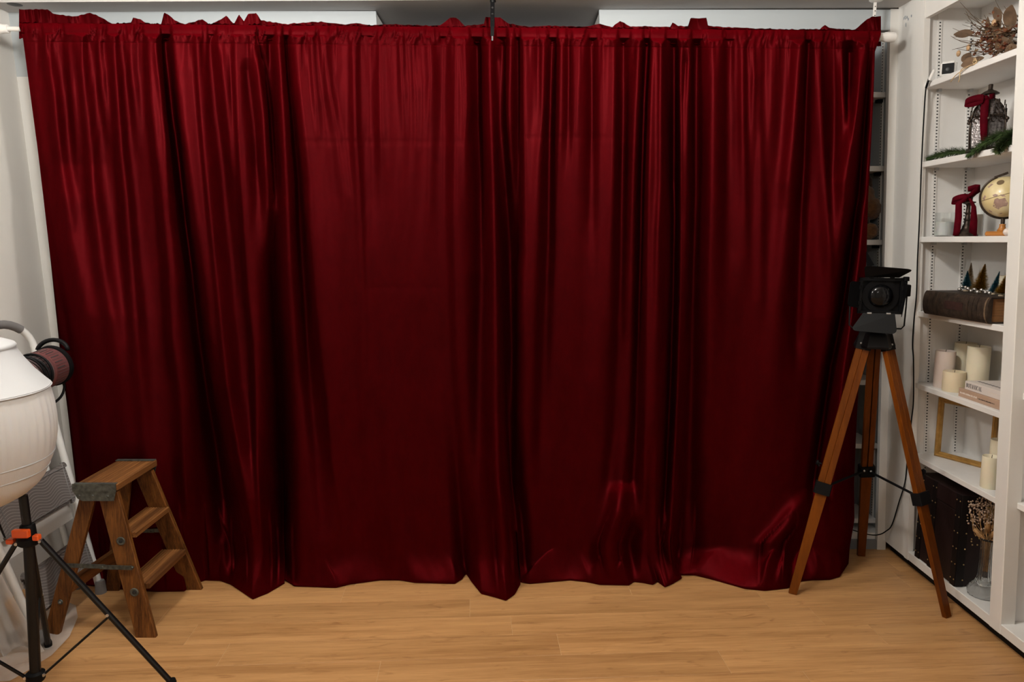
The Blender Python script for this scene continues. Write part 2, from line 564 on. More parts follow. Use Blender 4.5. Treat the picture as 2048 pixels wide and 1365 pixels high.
def velvet_material():
    m = bpy.data.materials.new('crimson_velvet')
    m.use_nodes = True
    nt = m.node_tree
    N, L = nt.nodes, nt.links
    b = N['Principled BSDF']
    b.inputs['Roughness'].default_value = 0.62
    b.inputs['Specular IOR Level'].default_value = 0.0
    b.inputs['Sheen Weight'].default_value = 0.0
    b.inputs['Sheen Roughness'].default_value = 0.28
    b.inputs['Sheen Tint'].default_value = (0.95, 0.16, 0.16, 1)
    tc = N.new('ShaderNodeTexCoord')
    mp = N.new('ShaderNodeMapping')
    mp.inputs['Scale'].default_value = (1.0, 1.0, 0.45)
    L.new(tc.outputs['Object'], mp.inputs['Vector'])
    nz = N.new('ShaderNodeTexNoise')
    nz.inputs['Scale'].default_value = 14.0
    nz.inputs['Detail'].default_value = 8.0
    nz.inputs['Roughness'].default_value = 0.7
    L.new(mp.outputs[0], nz.inputs['Vector'])
    rp = N.new('ShaderNodeValToRGB')
    rp.color_ramp.elements[0].position = 0.3
    rp.color_ramp.elements[1].position = 0.72
    rp.color_ramp.elements[0].color = (0.056, 0.0002, 0.0014, 1)
    rp.color_ramp.elements[1].color = (0.088, 0.0004, 0.0024, 1)
    L.new(nz.outputs['Fac'], rp.inputs[0])
    L.new(rp.outputs[0], b.inputs['Base Color'])
    nb = N.new('ShaderNodeTexNoise')
    nb.inputs['Scale'].default_value = 900.0
    L.new(tc.outputs['Object'], nb.inputs['Vector'])
    bp = N.new('ShaderNodeBump')
    bp.inputs['Strength'].default_value = 0.25
    bp.inputs['Distance'].default_value = 0.001
    L.new(nb.outputs['Fac'], bp.inputs['Height'])
    # the pile is brushed downwards: tilt the shading normal along the cloth's fall line
    dn = N.new('ShaderNodeVectorMath'); dn.operation = 'DOT_PRODUCT'
    dn.inputs[1].default_value = (0, 0, 1)
    L.new(bp.outputs[0], dn.inputs[0])
    sc_ = N.new('ShaderNodeVectorMath'); sc_.operation = 'SCALE'
    L.new(bp.outputs[0], sc_.inputs[0])
    L.new(dn.outputs['Value'], sc_.inputs['Scale'])
    sb = N.new('ShaderNodeVectorMath'); sb.operation = 'SUBTRACT'
    L.new(sc_.outputs[0], sb.inputs[0])
    sb.inputs[1].default_value = (0, 0, 1)
    s2 = N.new('ShaderNodeVectorMath'); s2.operation = 'SCALE'
    s2.inputs['Scale'].default_value = NAP
    L.new(sb.outputs[0], s2.inputs[0])
    ad = N.new('ShaderNodeVectorMath'); ad.operation = 'ADD'
    L.new(bp.outputs[0], ad.inputs[0])
    L.new(s2.outputs[0], ad.inputs[1])
    nm = N.new('ShaderNodeVectorMath'); nm.operation = 'NORMALIZE'
    L.new(ad.outputs[0], nm.inputs[0])
    L.new(nm.outputs[0], b.inputs['Normal'])
    # silky lustre of the fibre tips
    gl = N.new('ShaderNodeBsdfGlossy')
    gl.inputs['Color'].default_value = (0.90, 0.07, 0.09, 1)
    gl.inputs['Roughness'].default_value = 0.5
    L.new(bp.outputs[0], gl.inputs['Normal'])
    mx = N.new('ShaderNodeMixShader')
    mx.inputs[0].default_value = LUSTRE
    L.new(b.outputs[0], mx.inputs[1])
    L.new(gl.outputs[0], mx.inputs[2])
    L.new(mx.outputs[0], N['Material Output'].inputs['Surface'])
    return m


M['velvet'] = velvet_material()

# fold lines as they hang: [(x, y, depth in cm) ...], half widths left/right (image-plane units of about 2 mm)
FOLDS = [
    # ---- first panel
    ([(93, 95, 1.6), (107, 188, 2.1), (113, 264, 2.2), (125, 364, 1.8), (140, 470, .8), (165, 620, .3)], 9, 13),
    ([(98, 330, 0), (98, 400, 2.0), (119, 511, 3.5), (148, 634, 5.0), (163, 700, 5.0), (185, 885, 5.0), (205, 1000, 4), (220, 1150, 3)], 5, 90),
    ([(88, 330, 0), (100, 430, -2), (128, 620, -5), (150, 800, -6), (165, 950, -6), (175, 1150, -5)], 20, 14),
    ([(137, 95, .9), (145, 188, 1.1), (153, 276, .8), (160, 380, .2)], 6, 9),
    ([(160, 95, 1.6), (169, 188, 2.0), (178, 282, 2.1), (187, 393, 2.0), (204, 532, 1.6), (222, 634, 1.3), (245, 800, .6), (260, 1000, .3)], 10, 14),
    ([(198, 95, .8), (205, 176, .9), (213, 240, .5), (222, 300, 0)], 6, 9),
    ([(227, 95, 1.8), (235, 203, 2.2), (242, 305, 2.3), (251, 393, 2.2), (264, 561, 1.8), (274, 693, 1.5), (288, 850, .8), (300, 1050, .5)], 9, 11),
    ([(258, 95, .8), (266, 173, .9), (274, 246, .4), (280, 320, 0)], 7, 9),
    ([(298, 95, 2.0), (305, 217, 2.4), (317, 320, 2.8), (326, 393, 3.0), (340, 546, 3.4), (348, 678, 3.4), (364, 797, 3.4), (372, 944, 3.0), (385, 1100, 2.5)], 8, 24),
    ([(312, 95, 1.0), (324, 188, 1.2), (333, 276, 1.2), (336, 340, .5), (340, 420, 0)], 6, 7),
    ([(331, 95, -2.5), (345, 232, -3.5), (356, 305, -4.0), (367, 393, -4.5), (372, 444, -5), (388, 546, -5), (399, 664, -5), (419, 797, -5.5), (437, 914, -5.5), (455, 1050, -4), (470, 1150, -3)], 12, 9),
    ([(348, 95, 1.5), (362, 232, 2.2), (371, 320, 2.8), (378, 393, 3.2), (400, 576, 3.5), (412, 664, 3.5), (431, 797, 3.6), (466, 944, 3.4), (500, 1100, 2.6)], 5, 30),
    ([(393, 95, 1.3), (403, 232, 1.6), (415, 364, 1.8), (436, 576, 2.0), (446, 680, 2.0), (455, 768, 2.2), (475, 885, 2.2), (490, 973, 2.0), (515, 1110, 1.5)], 5, 17),
    ([(420, 95, -.8), (432, 232, -1.0), (444, 330, -.9), (465, 560, -.8), (480, 760, -1.2), (498, 900, -1.0)], 12, 10),
    ([(441, 95, 1.0), (453, 203, 1.2), (465, 320, .8), (478, 420, .2)], 7, 10),
    ([(469, 95, 1.5), (476, 246, 1.9), (485, 393, 2.0), (500, 605, 2.2), (510, 690, 2.4), (514, 800, 2.6), (516, 914, 2.6), (525, 1080, 2)], 5, 20),
    ([(509, 95, 1.0), (524, 180, 1.4), (532, 232, 1.8), (538, 334, 2.2), (543, 393, 1.6), (541, 520, .8)], 12, 5),
    ([(495, 140, -.6), (508, 250, -1.2), (512, 330, -1.4), (518, 400, -.6)], 9, 9),
    ([(548, 420, 0), (546, 517, -3), (550, 605, -4), (556, 690, -5), (562, 826, -6), (566, 973, -6), (570, 1160, -6)], 12, 9),
    # ---- second panel
    ([(540, 95, -1.5), (545, 200, -2.0), (550, 300, -2), (556, 420, -1)], 10, 8),
    ([(558, 95, 1.2), (566, 232, 1.4), (569, 305, 1.3), (574, 420, 1.2), (580, 560, 1.0), (588, 700, .6)], 7, 7),
    ([(574, 95, -2.0), (587, 217, -2.8), (599, 364, -3.2), (601, 459, -3.0), (612, 634, -3.0), (620, 760, -2.6), (634, 900, -1.6), (645, 1050, -.6)], 8, 10),
    ([(581, 95, 1.4), (590, 202, 2.0), (600, 276, 2.2), (611, 393, 2.3), (625, 517, 2.2), (641, 680, 2.0), (656, 797, 1.5), (667, 914, 1.0), (690, 1080, .4)], 5, 30),
    ([(623, 95, .8), (632, 203, .8), (640, 300, .2)], 6, 9),
    ([(648, 95, .9), (659, 188, 1.1), (673, 264, .7), (690, 393, .9), (690, 470, .7), (700, 640, .3)], 10, 9),
    ([(707, 95, 1.1), (711, 276, 1.3), (718, 393, 1.0), (721, 488, 1.0), (726, 680, .9), (729, 826, .7), (738, 944, .4)], 8, 7),
    ([(735, 95, -.6), (738, 200, -.7), (745, 400, -.4)], 12, 12),
    ([(760, 95, .8), (761, 261, .9), (765, 350, .3)], 7, 10),
    ([(802, 95, .8), (805, 188, .8), (808, 280, .2)], 6, 9),
    ([(828, 95, .5), (831, 180, .7), (832, 300, .4)], 6, 8),
    ([(860, 95, .9), (862, 160, .9), (858, 260, .4), (855, 420, .5), (845, 600, .3)], 9, 11),
    ([(885, 95, -.8), (887, 250, -.9), (885, 450, -.8), (890, 700, -.5)], 14, 10),
    ([(912, 95, 1.2), (912, 305, 1.5), (911, 430, 1.6), (914, 560, 1.5), (915, 700, 1.2), (914, 900, .6)], 9, 16),
    ([(931, 95, 1.1), (934, 217, 1.2), (931, 290, .7), (932, 420, .2)], 6, 8),
    ([(956, 95, -2.5), (957, 246, -3.2), (962, 364, -3.2), (966, 546, -2.8), (962, 664, -2.4), (960, 826, -2.0), (955, 950, -1.2), (950, 1080, -.4)], 12, 9),
    ([(979, 95, 2.0), (984, 246, 2.4), (991, 393, 2.6), (994, 576, 3.0), (997, 709, 3.6), (998, 826, 4.2), (1000, 958, 5.0), (1010, 1080, 6), (1018, 1160, 6)], 11, 11),
    # ---- third panel
    ([(1006, 95, -1.5), (1006, 246, -2.0), (1012, 393, -4.0), (1020, 576, -4.5), (1022, 700, -4.5), (1020, 826, -4.0), (1026, 958, -3.5), (1046, 1130, -2.5)], 12, 10),
    ([(1021, 95, 1.2), (1016, 217, 1.0), (1018, 350, .4)], 8, 8),
    ([(1036, 95, -1.5), (1037, 300, -2.0), (1036, 500, -2.4)], 9, 6),
    ([(1047, 95, 1.8), (1048, 393, 2.2), (1047, 459, 2.2), (1044, 605, 2.3), (1041, 693, 2.2), (1036, 826, 1.8), (1034, 960, 1)], 4, 24),
    ([(1077, 95, -.6), (1078, 220, -.4)], 4, 4),
    ([(1088, 95, 1.3), (1086, 217, 1.5), (1080, 330, 1.3), (1075, 488, 1.2), (1070, 640, 1.0), (1066, 800, .6)], 11, 7),
    ([(1103, 95, -2.0), (1099, 250, -2.2), (1095, 488, -2.0), (1087, 664, -1.8), (1084, 768, -1.4), (1080, 900, -.8)], 7, 10),
    ([(1123, 95, 1.1), (1121, 217, 1.0), (1118, 330, .5)], 8, 8),
    ([(1138, 95, -.9), (1137, 260, -.6)], 5, 5),
    ([(1158, 95, 1.4), (1155, 250, 1.3), (1150, 400, .9), (1142, 600, .7), (1135, 760, .5)], 14, 16),
    ([(1183, 95, -1.3), (1184, 280, -1.2), (1182, 440, -.6)], 8, 8),
    ([(1208, 95, 1.0), (1207, 200, 1.0), (1205, 400, 1.1), (1202, 600, 1.0), (1195, 800, .8)], 12, 18),
    ([(1229, 95, 1.0), (1228, 300, 1.2), (1226, 480, 1.0), (1222, 640, .9)], 10, 5),
    ([(1246, 95, -1.8), (1245, 305, -2.0), (1242, 500, -1.9), (1237, 700, -1.8), (1230, 860, -1.8), (1218, 960, -1.6)], 8, 12),
    ([(1279, 95, 1.5), (1272, 217, 1.6), (1267, 330, 1.4), (1262, 480, .9), (1258, 640, .4)], 10, 8),
    ([(1294, 95, -2.6), (1288, 217, -2.6), (1284, 364, -2.8), (1281, 546, -2.8), (1278, 700, -2.6), (1274, 850, -2.0), (1268, 960, -1.2)], 6, 5),
    ([(1306, 95, 1.6), (1302, 217, 2.0), (1298, 364, 2.4), (1296, 480, 2.4), (1294, 600, 2.5), (1292, 720, 2.6), (1291, 860, 2.6), (1290, 960, 2.2)], 6, 20),
    ([(1323, 95, 1.6), (1322, 217, 1.8), (1322, 364, 1.8), (1318, 459, 2.0), (1316, 560, 1.8), (1312, 700, 1.2), (1308, 850, .8)], 6, 7),
    ([(1335, 95, -1.2), (1337, 217, -1.4), (1340, 364, -1.6)], 5, 6),
    ([(1348, 95, -2.8), (1349, 246, -4.0), (1350, 430, -4.5), (1347, 576, -4.5), (1343, 700, -5), (1341, 768, -5), (1334, 914, -5), (1328, 1020, -4), (1322, 1120, -2)], 7, 6),
    ([(1364, 95, 1.2), (1364, 188, 1.6), (1364, 305, 1.8), (1361, 420, 1.6), (1362, 605, 1.8), (1358, 768, 2.4), (1354, 885, 2.8), (1350, 1000, 3.0), (1340, 1130, 3)], 7, 8),
    # ---- fourth panel
    ([(1378, 95, 1.0), (1377, 200, .8), (1376, 320, .4)], 6, 6),
    ([(1391, 95, -2.4), (1391, 200, -3.0), (1391, 393, -3.6), (1384, 600, -3.8), (1380, 760, -4), (1374, 900, -4), (1368, 1100, -4)], 8, 14),
    ([(1428, 95, 1.6), (1428, 200, 1.8), (1426, 393, 1.8), (1422, 546, 1.6), (1418, 700, 1.2), (1412, 850, .7)], 15, 15),
    ([(1456, 95, -1.0), (1455, 300, -1.1), (1452, 500, -.8)], 8, 14),
    ([(1485, 95, .9), (1486, 246, 1.0), (1488, 350, .6), (1492, 520, .4)], 7, 6),
    ([(1507, 95, .5), (1508, 158, .8), (1506, 260, .4)], 5, 5),
    ([(1519, 150, .3), (1519, 232, .6), (1522, 400, .6), (1520, 600, .6)], 7, 7),
    ([(1546, 95, .6), (1544, 200, .7), (1540, 330, .4)], 10, 12),
    ([(1600, 95, 2.2), (1594, 188, 2.6), (1588, 276, 2.7), (1580, 364, 2.6), (1577, 420, 2.0), (1566, 546, 1.8), (1556, 640, 1.4), (1545, 800, .7)], 16, 13),
    ([(1615, 95, -2.2), (1611, 188, -2.4), (1606, 334, -2.4), (1600, 430, -2.2), (1597, 517, -1.8), (1592, 680, -1.2)], 7, 8),
    ([(1637, 95, 1.5), (1641, 188, 1.6), (1646, 276, 1.7), (1652, 393, 1.6), (1658, 520, .8)], 14, 6),
    ([(1668, 95, -.8), (1668, 250, -1.0), (1672, 400, -.5)], 10, 10),
    ([(1682, 100, 1.0), (1687, 160, 1.2), (1690, 217, 1.0), (1695, 300, .2)], 14, 4),
    ([(1700, 105, -2.4), (1699, 170, -2.8), (1698, 230, -2.0), (1690, 300, -.8)], 8, 9),
    ([(1733, 95, 2.4), (1721, 158, 3.2), (1711, 232, 3.8), (1700, 305, 4.0), (1691, 364, 3.8), (1686, 420, 3.2), (1675, 520, 2.2), (1660, 640, 1.2)], 20, 10),
    ([(1738, 95, -2.0), (1729, 246, -3.0), (1718, 393, -3.6), (1711, 430, -3.6), (1702, 502, -3.8), (1687, 605, -4), (1673, 678, -4.5), (1662, 730, -4.5), (1643, 856, -4), (1628, 960, -3)], 5, 6),
    ([(1746, 95, .8), (1740, 250, 1.0), (1728, 400, 1.4), (1718, 520, 1.8), (1704, 640, 2.4), (1690, 740, 2.8), (1676, 860, 3), (1665, 1000, 3)], 8, 14),
    # ---- puddled bunches near the floor
    ([(1246, 965, 0), (1240, 985, 2.0), (1234, 1030, 4.5), (1222, 1070, 6.0), (1205, 1120, 7.5), (1195, 1150, 8)], 10, 20),
    ([(1262, 1030, 0), (1262, 1060, -2.5), (1250, 1090, -3.5), (1242, 1120, -2)], 12, 12),
    ([(1612, 980, 0), (1600, 1010, 1.5), (1572, 1055, 3.5), (1545, 1085, 4.5), (1528, 1115, 5)], 12, 16),
    ([(458, 1000, 0), (452, 1080, 1.4), (448, 1120, 2.0), (440, 1150, 2)], 6, 12),
]
SEAM = {
    0: [(38, 60), (46, 85), (52, 130), (60, 190), (75, 300), (87, 400), (102, 530), (119, 693), (135, 820), (150, 950), (160, 1060), (172, 1180)],
    1: [(512, 60), (516, 85), (530, 150), (536, 232), (541, 334), (545, 393), (543, 517), (546, 605), (552, 680), (560, 826), (567, 973), (569, 1180)],
    2: [(987, 60), (991, 100), (995, 246), (999, 393), (1004, 576), (1007, 709), (1012, 826), (1021, 958), (1036, 1110), (1041, 1180)],
    3: [(1374, 60), (1372, 100), (1366, 200), (1366, 305), (1364, 605), (1361, 768), (1357, 885), (1352, 960), (1346, 1180)],
    4: [(1762, 60), (1750, 95), (1747, 188), (1741, 305), (1736, 400), (1733, 517), (1721, 700), (1713, 850), (1708, 970), (1709, 1040), (1697, 1110), (1694, 1180)],
}
HEM = {
    0: [(172, 1170), (240, 1178), (310, 1183), (368, 1182), (385, 1168), (410, 1160), (440, 1161), (460, 1168), (478, 1180), (505, 1198), (535, 1186), (569, 1166)],
    1: [(569, 1160), (588, 1172), (640, 1174), (672, 1175), (700, 1168), (760, 1160), (800, 1160), (830, 1165), (910, 1167), (924, 1158), (932, 1147), (942, 1162), (962, 1187), (990, 1194), (1012, 1201), (1030, 1188), (1041, 1168)],
    2: [(1041, 1164), (1060, 1167), (1140, 1160), (1170, 1163), (1200, 1169), (1258, 1170), (1268, 1163), (1285, 1165), (1306, 1169), (1315, 1163), (1330, 1174), (1346, 1167), (1364, 1156)],
    3: [(1340, 1150), (1390, 1150), (1430, 1160), (1490, 1177), (1530, 1181), (1575, 1176), (1605, 1162), (1625, 1160), (1660, 1159), (1680, 1153), (1697, 1128)],
}


def pl(pts, y, k=0):
    p = np.array(pts, float)
    return np.interp(y, p[:, 1], p[:, k])


def rod_y(px):
    return 3.145 + 0.075 * (px - 40) / 1725.0


def rod_py(px):
    return 61.0 + 15.5 * (px - 40) / 1725.0


def hash_noise(x, seed):
    """smooth 1-D noise"""
    i = np.floor(x)
    f = x - i
    f = f * f * (3 - 2 * f)
    h = lambda n: (np.sin(n * 127.1 + seed * 311.7) * 43758.5453) % 1.0
    return h(i) * (1 - f) + h(i + 1) * f - 0.5


AMP = 0.0235


def depth(px, py):
    """metres towards the room"""
    D = np.zeros_like(px)
    for pts, wl, wr in FOLDS:
        p = np.array(pts, float)
        yy = p[:, 1]
        xc = np.interp(py, yy, p[:, 0])
        a = np.interp(py, yy, p[:, 2])
        # fade in/out beyond the ends of the line
        top = np.clip((py - yy[0]) / 25.0 + 1, 0, 1) if yy[0] > 100 else 1.0
        bot = np.clip(1 - (py - yy[-1]) / 120.0, 0, 1)
        a = a * top * bot * bot
        d = px - xc
        ww = np.where(d < 0, wl, wr) * (1 + 0.75 * np.clip((py - 180) / 600, 0, 1)) + 1.0
        D += a * AMP * np.exp(-np.abs(d / ww) ** 2.0)
    # broad billow and crushed-pile unevenness
    D += 0.010 * hash_noise(px / 70 + py / 900, 3) + 0.004 * hash_noise(px / 22 + py / 260, 5)
    D += 0.0022 * hash_noise(px / 9 + py / 90 + 2 * hash_noise(py / 60, 8), 9) * np.clip(1.3 - py / 700, 0.15, 1)
    # shirring below the rod pocket
    v = py - rod_py(px)
    g = np.exp(-np.clip(v - 20, 0, None) / 40.0)
    up_ = np.clip((22 - v) / 16.0, 0, 1)
    D += g * (0.012 * hash_noise(px / 7.5, 11) + 0.008 * hash_noise(px / 4.2, 12)) * (1 - 0.55 * up_)
    D += up_ * (0.030 * (0.26 - np.abs(hash_noise(px / 8.5 + v / 24.0 + 1.8 * hash_noise(px / 40, 15), 13))) + 0.016 * hash_noise(px / 3.6 - v / 40.0, 14))
    D -= 0.0013 * np.exp(-((v - 22.5) / 1.3) ** 2)
    # packing creases across the cloth
    for yc, xa, xb in ((283, 570, 985), (275, 1050, 1330), (577, 730, 985), (252, 190, 270)):
        D -= 0.0016 * np.exp(-((py - yc) / 2.6) ** 2) * ((px > xa) & (px < xb))
    return D


def rays(px, py):
    v = (CY - py) / F
    return (px - CX) / F, cp + v * sp, v * cp - sp


def grid_faces(nr, nc):
    return [(r * nc + c, r * nc + c + 1, (r + 1) * nc + c + 1, (r + 1) * nc + c) for r in range(nr - 1) for c in range(nc - 1)]


RUFF = [(35, 20), (95, 20), (105, 28), (150, 35), (180, 26), (205, 38), (230, 52), (262, 46), (266, 36), (280, 40), (300, 52), (322, 50), (328, 26), (340, 34), (350, 42), (370, 50), (405, 40), (418, 50), (440, 42), (452, 32),
        (468, 50), (478, 30), (488, 44), (496, 30), (503, 28), (512, 27), (522, 42), (545, 46), (560, 47), (570, 50), (612, 46), (645, 45), (690, 50), (712, 48), (740, 52), (790, 50), (830, 52), (880, 53), (900, 38), (912, 37), (930, 53), (968, 50), (971, 36), (1000, 36),
        (1015, 48), (1060, 55), (1100, 53), (1170, 55), (1195, 49), (1225, 55), (1240, 44), (1262, 54), (1290, 54), (1340, 56), (1345, 46), (1356, 53), (1376, 54), (1381, 38), (1413, 37), (1416, 53), (1440, 55), (1500, 58), (1560, 60), (1640, 60), (1650, 51), (1660, 58), (1710, 61), (1730, 44), (1742, 35), (1762, 34)]
RUN = [(172, .03), (380, .05), (440, .03), (470, .05), (500, .12), (535, .12), (566, .04), (572, .01), (630, .02), (680, .06), (740, .05), (790, .015), (815, .03), (830, .06), (920, .06), (935, .04), (960, .10), (1015, .14), (1036, .1), (1042, .04), (1100, .05), (1150, .05), (1180, .07), (1290, .05), (1340, .04), (1364, .05), (1390, .08), (1450, .13), (1530, .15), (1580, .12), (1625, .05), (1690, .05)]
# ridges of cloth lying on the floor: (x at start, x at hem, height in m, half width left, right)
LYING = [(392, 384, .030, 9, 16), (452, 440, .035, 6, 18), (492, 466, .045, 7, 26), (530, 512, .03, 14, 14), (640, 672, .032, 22, 7), (720, 700, .024, 10, 34), (806, 822, .03, 6, 26), (900, 914, .026, 30, 6), (948, 934, .045, 6, 20), (1000, 1012, .03, 24, 10), (1130, 1052, .055, 10, 40),
         (1168, 1176, .030, 14, 10), (1222, 1192, .070, 9, 26), (1268, 1238, .060, 8, 24), (1300, 1284, .050, 8, 18), (1340, 1352, .04, 12, 6), (1440, 1400, .022, 24, 40), (1548, 1524, .060, 8, 24), (1574, 1556, .050, 7, 16), (1600, 1590, .045, 7, 14), (1622, 1634, .055, 8, 22), (1664, 1686, .050, 20, 8)]
LABELS = ['leftmost crimson velvet curtain panel, beside the wooden stepladder', 'crimson velvet curtain panel left of the black rod strap', 'crimson velvet curtain panel right of the black rod strap', 'rightmost crimson velvet curtain panel, behind the wooden tripod']

for i in range(4):
    xl0, xr0 = SEAM[i][0][0], SEAM[i + 1][0][0]
    root = thing('velvet_curtain', ((at((xl0 + xr0) / 2, 1150, Z=0)).x, 3.08, 0), LABELS[i], 'curtain', 'velvet curtain panels on the rod')
    nc = int((xr0 - xl0) / 2.3)
    c = np.linspace(0, 1, nc)
    PYK = 1088.0
    pys = np.concatenate([np.linspace(53, 100, 46)[:-1], np.linspace(100, 160, 28)[:-1], np.linspace(160, PYK, 180)])
    rows = []
    hem = HEM[i]
    hx = np.array([h[0] for h in hem], float)
    hxs = hx[0] + (hx[-1] - hx[0]) * c
    hys = np.interp(hxs, hx, [h[1] for h in hem])
    hu, hdy, hdz = rays(hxs, hys)
    ht = (0.007 - EYE) / hdz
    H = np.stack([hu * ht, hdy * ht, np.full_like(ht, 0.007)], 1)
    ybot = H[:, 1] + np.interp(hxs, [r[0] for r in RUN], [r[1] for r in RUN])
    kk = np.exp(-np.linspace(-2, 2, 15) ** 2)
    ybot = np.convolve(np.pad(ybot, 7, mode='edge'), kk / kk.sum(), mode='valid')
    for py in pys:
        xl, xr = float(pl(SEAM[i], py)), float(pl(SEAM[i + 1], py))
        px = xl + (xr - xl) * c
        pyy = py + (rod_py(px) - 68.0) * max(0, 1 - (py - 86) / 500)
        D = depth(px, pyy)
        vv = np.clip((pyy - rod_py(px) - 4) / 22.0, 0, 1)
        D = np.clip(D, -0.010 - 0.07 * vv, 0.016 + 0.1 * vv) if py < 100 else D
        # free side edges roll back out of sight
        el = (px - xl) / 7.0
        er = (xr - px) / 7.0
        fr_ = np.clip((pyy - rod_py(px) - 12) / 40.0, 0, 1)
        D = D - fr_ * 0.03 * np.exp(-el * el) * (0.35 if i == 0 else 1) - fr_ * 0.03 * np.exp(-er * er) * (0.35 if i == 3 else 1)
        if i == 1:
            D = D - 0.012 * np.exp(-((px - xl) / 25.0) ** 2)
        v = pyy - rod_py(px)
        base_y = rod_y(px) - 0.0280 * np.sqrt(np.clip(1 - (np.minimum(v, 0) / 15.2) ** 2, 0, 1))
        Y = base_y + (ybot - base_y) * np.clip((py - 350) / 740, 0, 1) ** 1.7 - D * (1 - 0.5 * np.clip((py - 1000) / 90, 0, 1) * (np.abs(D) > 0.05))
        u, dy, dz = rays(px, pyy)
        t = Y / dy
        rows.append(np.stack([u * t, Y, EYE + dz * t], 1))
    # cloth run out on the floor
    P0 = rows[-1]
    slope = np.clip(np.interp(hxs, [r[0] for r in RUN], [r[1] for r in RUN]) / 0.11, 0, 1)
    c1 = P0.copy()
    c1[:, 0] += 0.15 * (H[:, 0] - P0[:, 0])
    c1[:, 2] = P0[:, 2] * 0.42
    c2 = P0 + 0.42 * (H - P0)
    c2[:, 2] = 0.010 + 0.34 * P0[:, 2] * slope
    nB = 26
    for k in range(1, nB + 1):
        s = k / nB
        B = (1 - s) ** 3 * P0 + 3 * s * (1 - s) ** 2 * c1 + 3 * s * s * (1 - s) * c2 + s ** 3 * H
        bump = 0.018 * (hash_noise(hxs / 38 + s * 1.3 + i * 7, 21) + 0.5) * math.sin(math.pi * min(1, s * 1.0)) + 0.007 * hash_noise(hxs / 13 - s * 2, 22) * math.sin(math.pi * s)
        for xa, xb, hh, wl_, wr_ in LYING:
            dd = hxs - (xa + (xb - xa) * s)
            bump = bump + hh * 2.6 * (s ** 1.3) * max(0.0, 1 - s) ** 0.6 * np.exp(-np.abs(dd / np.where(dd < 0, wl_, wr_)) ** 1.4)
        B[:, 2] = np.maximum(B[:, 2] + bump, 0.005)
        rows.append(B)
    # turned hem
    E_ = H.copy()
    E_[:, 2] = 0.0015
    E_[:, 1] += 0.004
    rows.append(E_)
    V = np.concatenate(rows, 0)
    mb = MB()
    mb.v = [tuple(v) for v in V]
    mb.f = grid_faces(len(rows), nc)
    mb.build('drape', M['velvet'], root, smooth=True)
    # rod pocket: cloth gathered round the rod
    nc2 = int((xr0 - xl0) / 1.6)
    px = np.linspace(xl0, xr0, nc2)
    ry = rod_y(px)
    ryz = np.array([at(a, b, Y=c_).z for a, b, c_ in zip(px, rod_py(px), ry)])
    pr_rows = []
    wr = 0.0055 * hash_noise(px / 4.5, 31) + 0.004 * hash_noise(px / 2.6, 32) + 0.005 * hash_noise(px / 17, 33)
    for k in range(22):
        th = math.radians(82 + 190 * k / 21)     # over the top, behind and under the rod
        tw = 0.4 * hash_noise(px / 11 + k * 0.05, 34) * 4
        r = 0.0245 + (wr + 0.004 * hash_noise(px / 5 + tw, 35)) * (0.75 + 0.25 * math.cos(th))
        Y = ry - r * math.cos(th) * 1.0
        Z = ryz + r * math.sin(th) * 1.25
        X = (px - CX) / F * (Y * cp - (Z - EYE) * sp)
        pr_rows.append(np.stack([X, Y, Z], 1))
    mb = MB()
    mb.v = [tuple(v) for v in np.concatenate(pr_rows, 0)]
    mb.f = grid_faces(len(pr_rows), nc2)
    pk = mb.build('rod_pocket', M['velvet'], root, smooth=True)
    # standing ruffle above the rod
    ruf = []
    top = np.interp(px, [a for a, b in RUFF], [b for a, b in RUFF])
    top = top - 2.0 * hash_noise(px / 6.0, 41) - 1.5
    base = rod_py(px) - 10
    for k in range(12):
        s = k / 11.0
        tall = np.clip((base - top) / 25.0, 0, 1.4)
        Y = ry + 0.003 + 0.006 * s - (0.018 * hash_noise(px / 6.5 + s * 0.6, 42) + 0.03 * hash_noise(px / 21 + s * 0.3, 43) * tall) * (0.3 + s) - 0.010 * s * s * tall
        pyy = base + (top - base) * s
        u, dy, dz = rays(px, pyy)
        t = Y / dy
        ruf.append(np.stack([u * t, Y, EYE + dz * t], 1))
    mb = MB()
    mb.v = [tuple(v) for v in np.concatenate(ruf, 0)]
    mb.f = grid_faces(len(ruf), nc2)
    mb.build('ruffle', M['velvet'], root, smooth=True)

# rod, end caps and hangers
rl, rr = at(-14, 57.5, Y=rod_y(2)), at(1786, 74.5, Y=rod_y(1786))
root = thing('curtain_rod', (0, 3.18, rl.z), 'white telescopic curtain rod threaded through the red curtain', 'curtain rod')
MB().tube([rl, rr], 0.0092, 20).build('rod', M['plastic_white'], root, smooth=True, auto=40)
ax = (rr - rl).normalized()
for p, s, n in ((rl, 1, 'end_cap'), (rr, -1, 'end_cap')):
    MB().lathe([(0.012, -0.006), (0.019, -0.006), (0.020, 0.0), (0.020, 0.035), (0.0175, 0.04), (0.0175, 0.06), (0.0155, 0.062)], p, ax * s, n=24).build(n, M['plastic_white'], root, smooth=True, auto=40)
M['galv_dark'] = mat('dull_steel', (0.16, 0.16, 0.16), 0.5, 0.5)
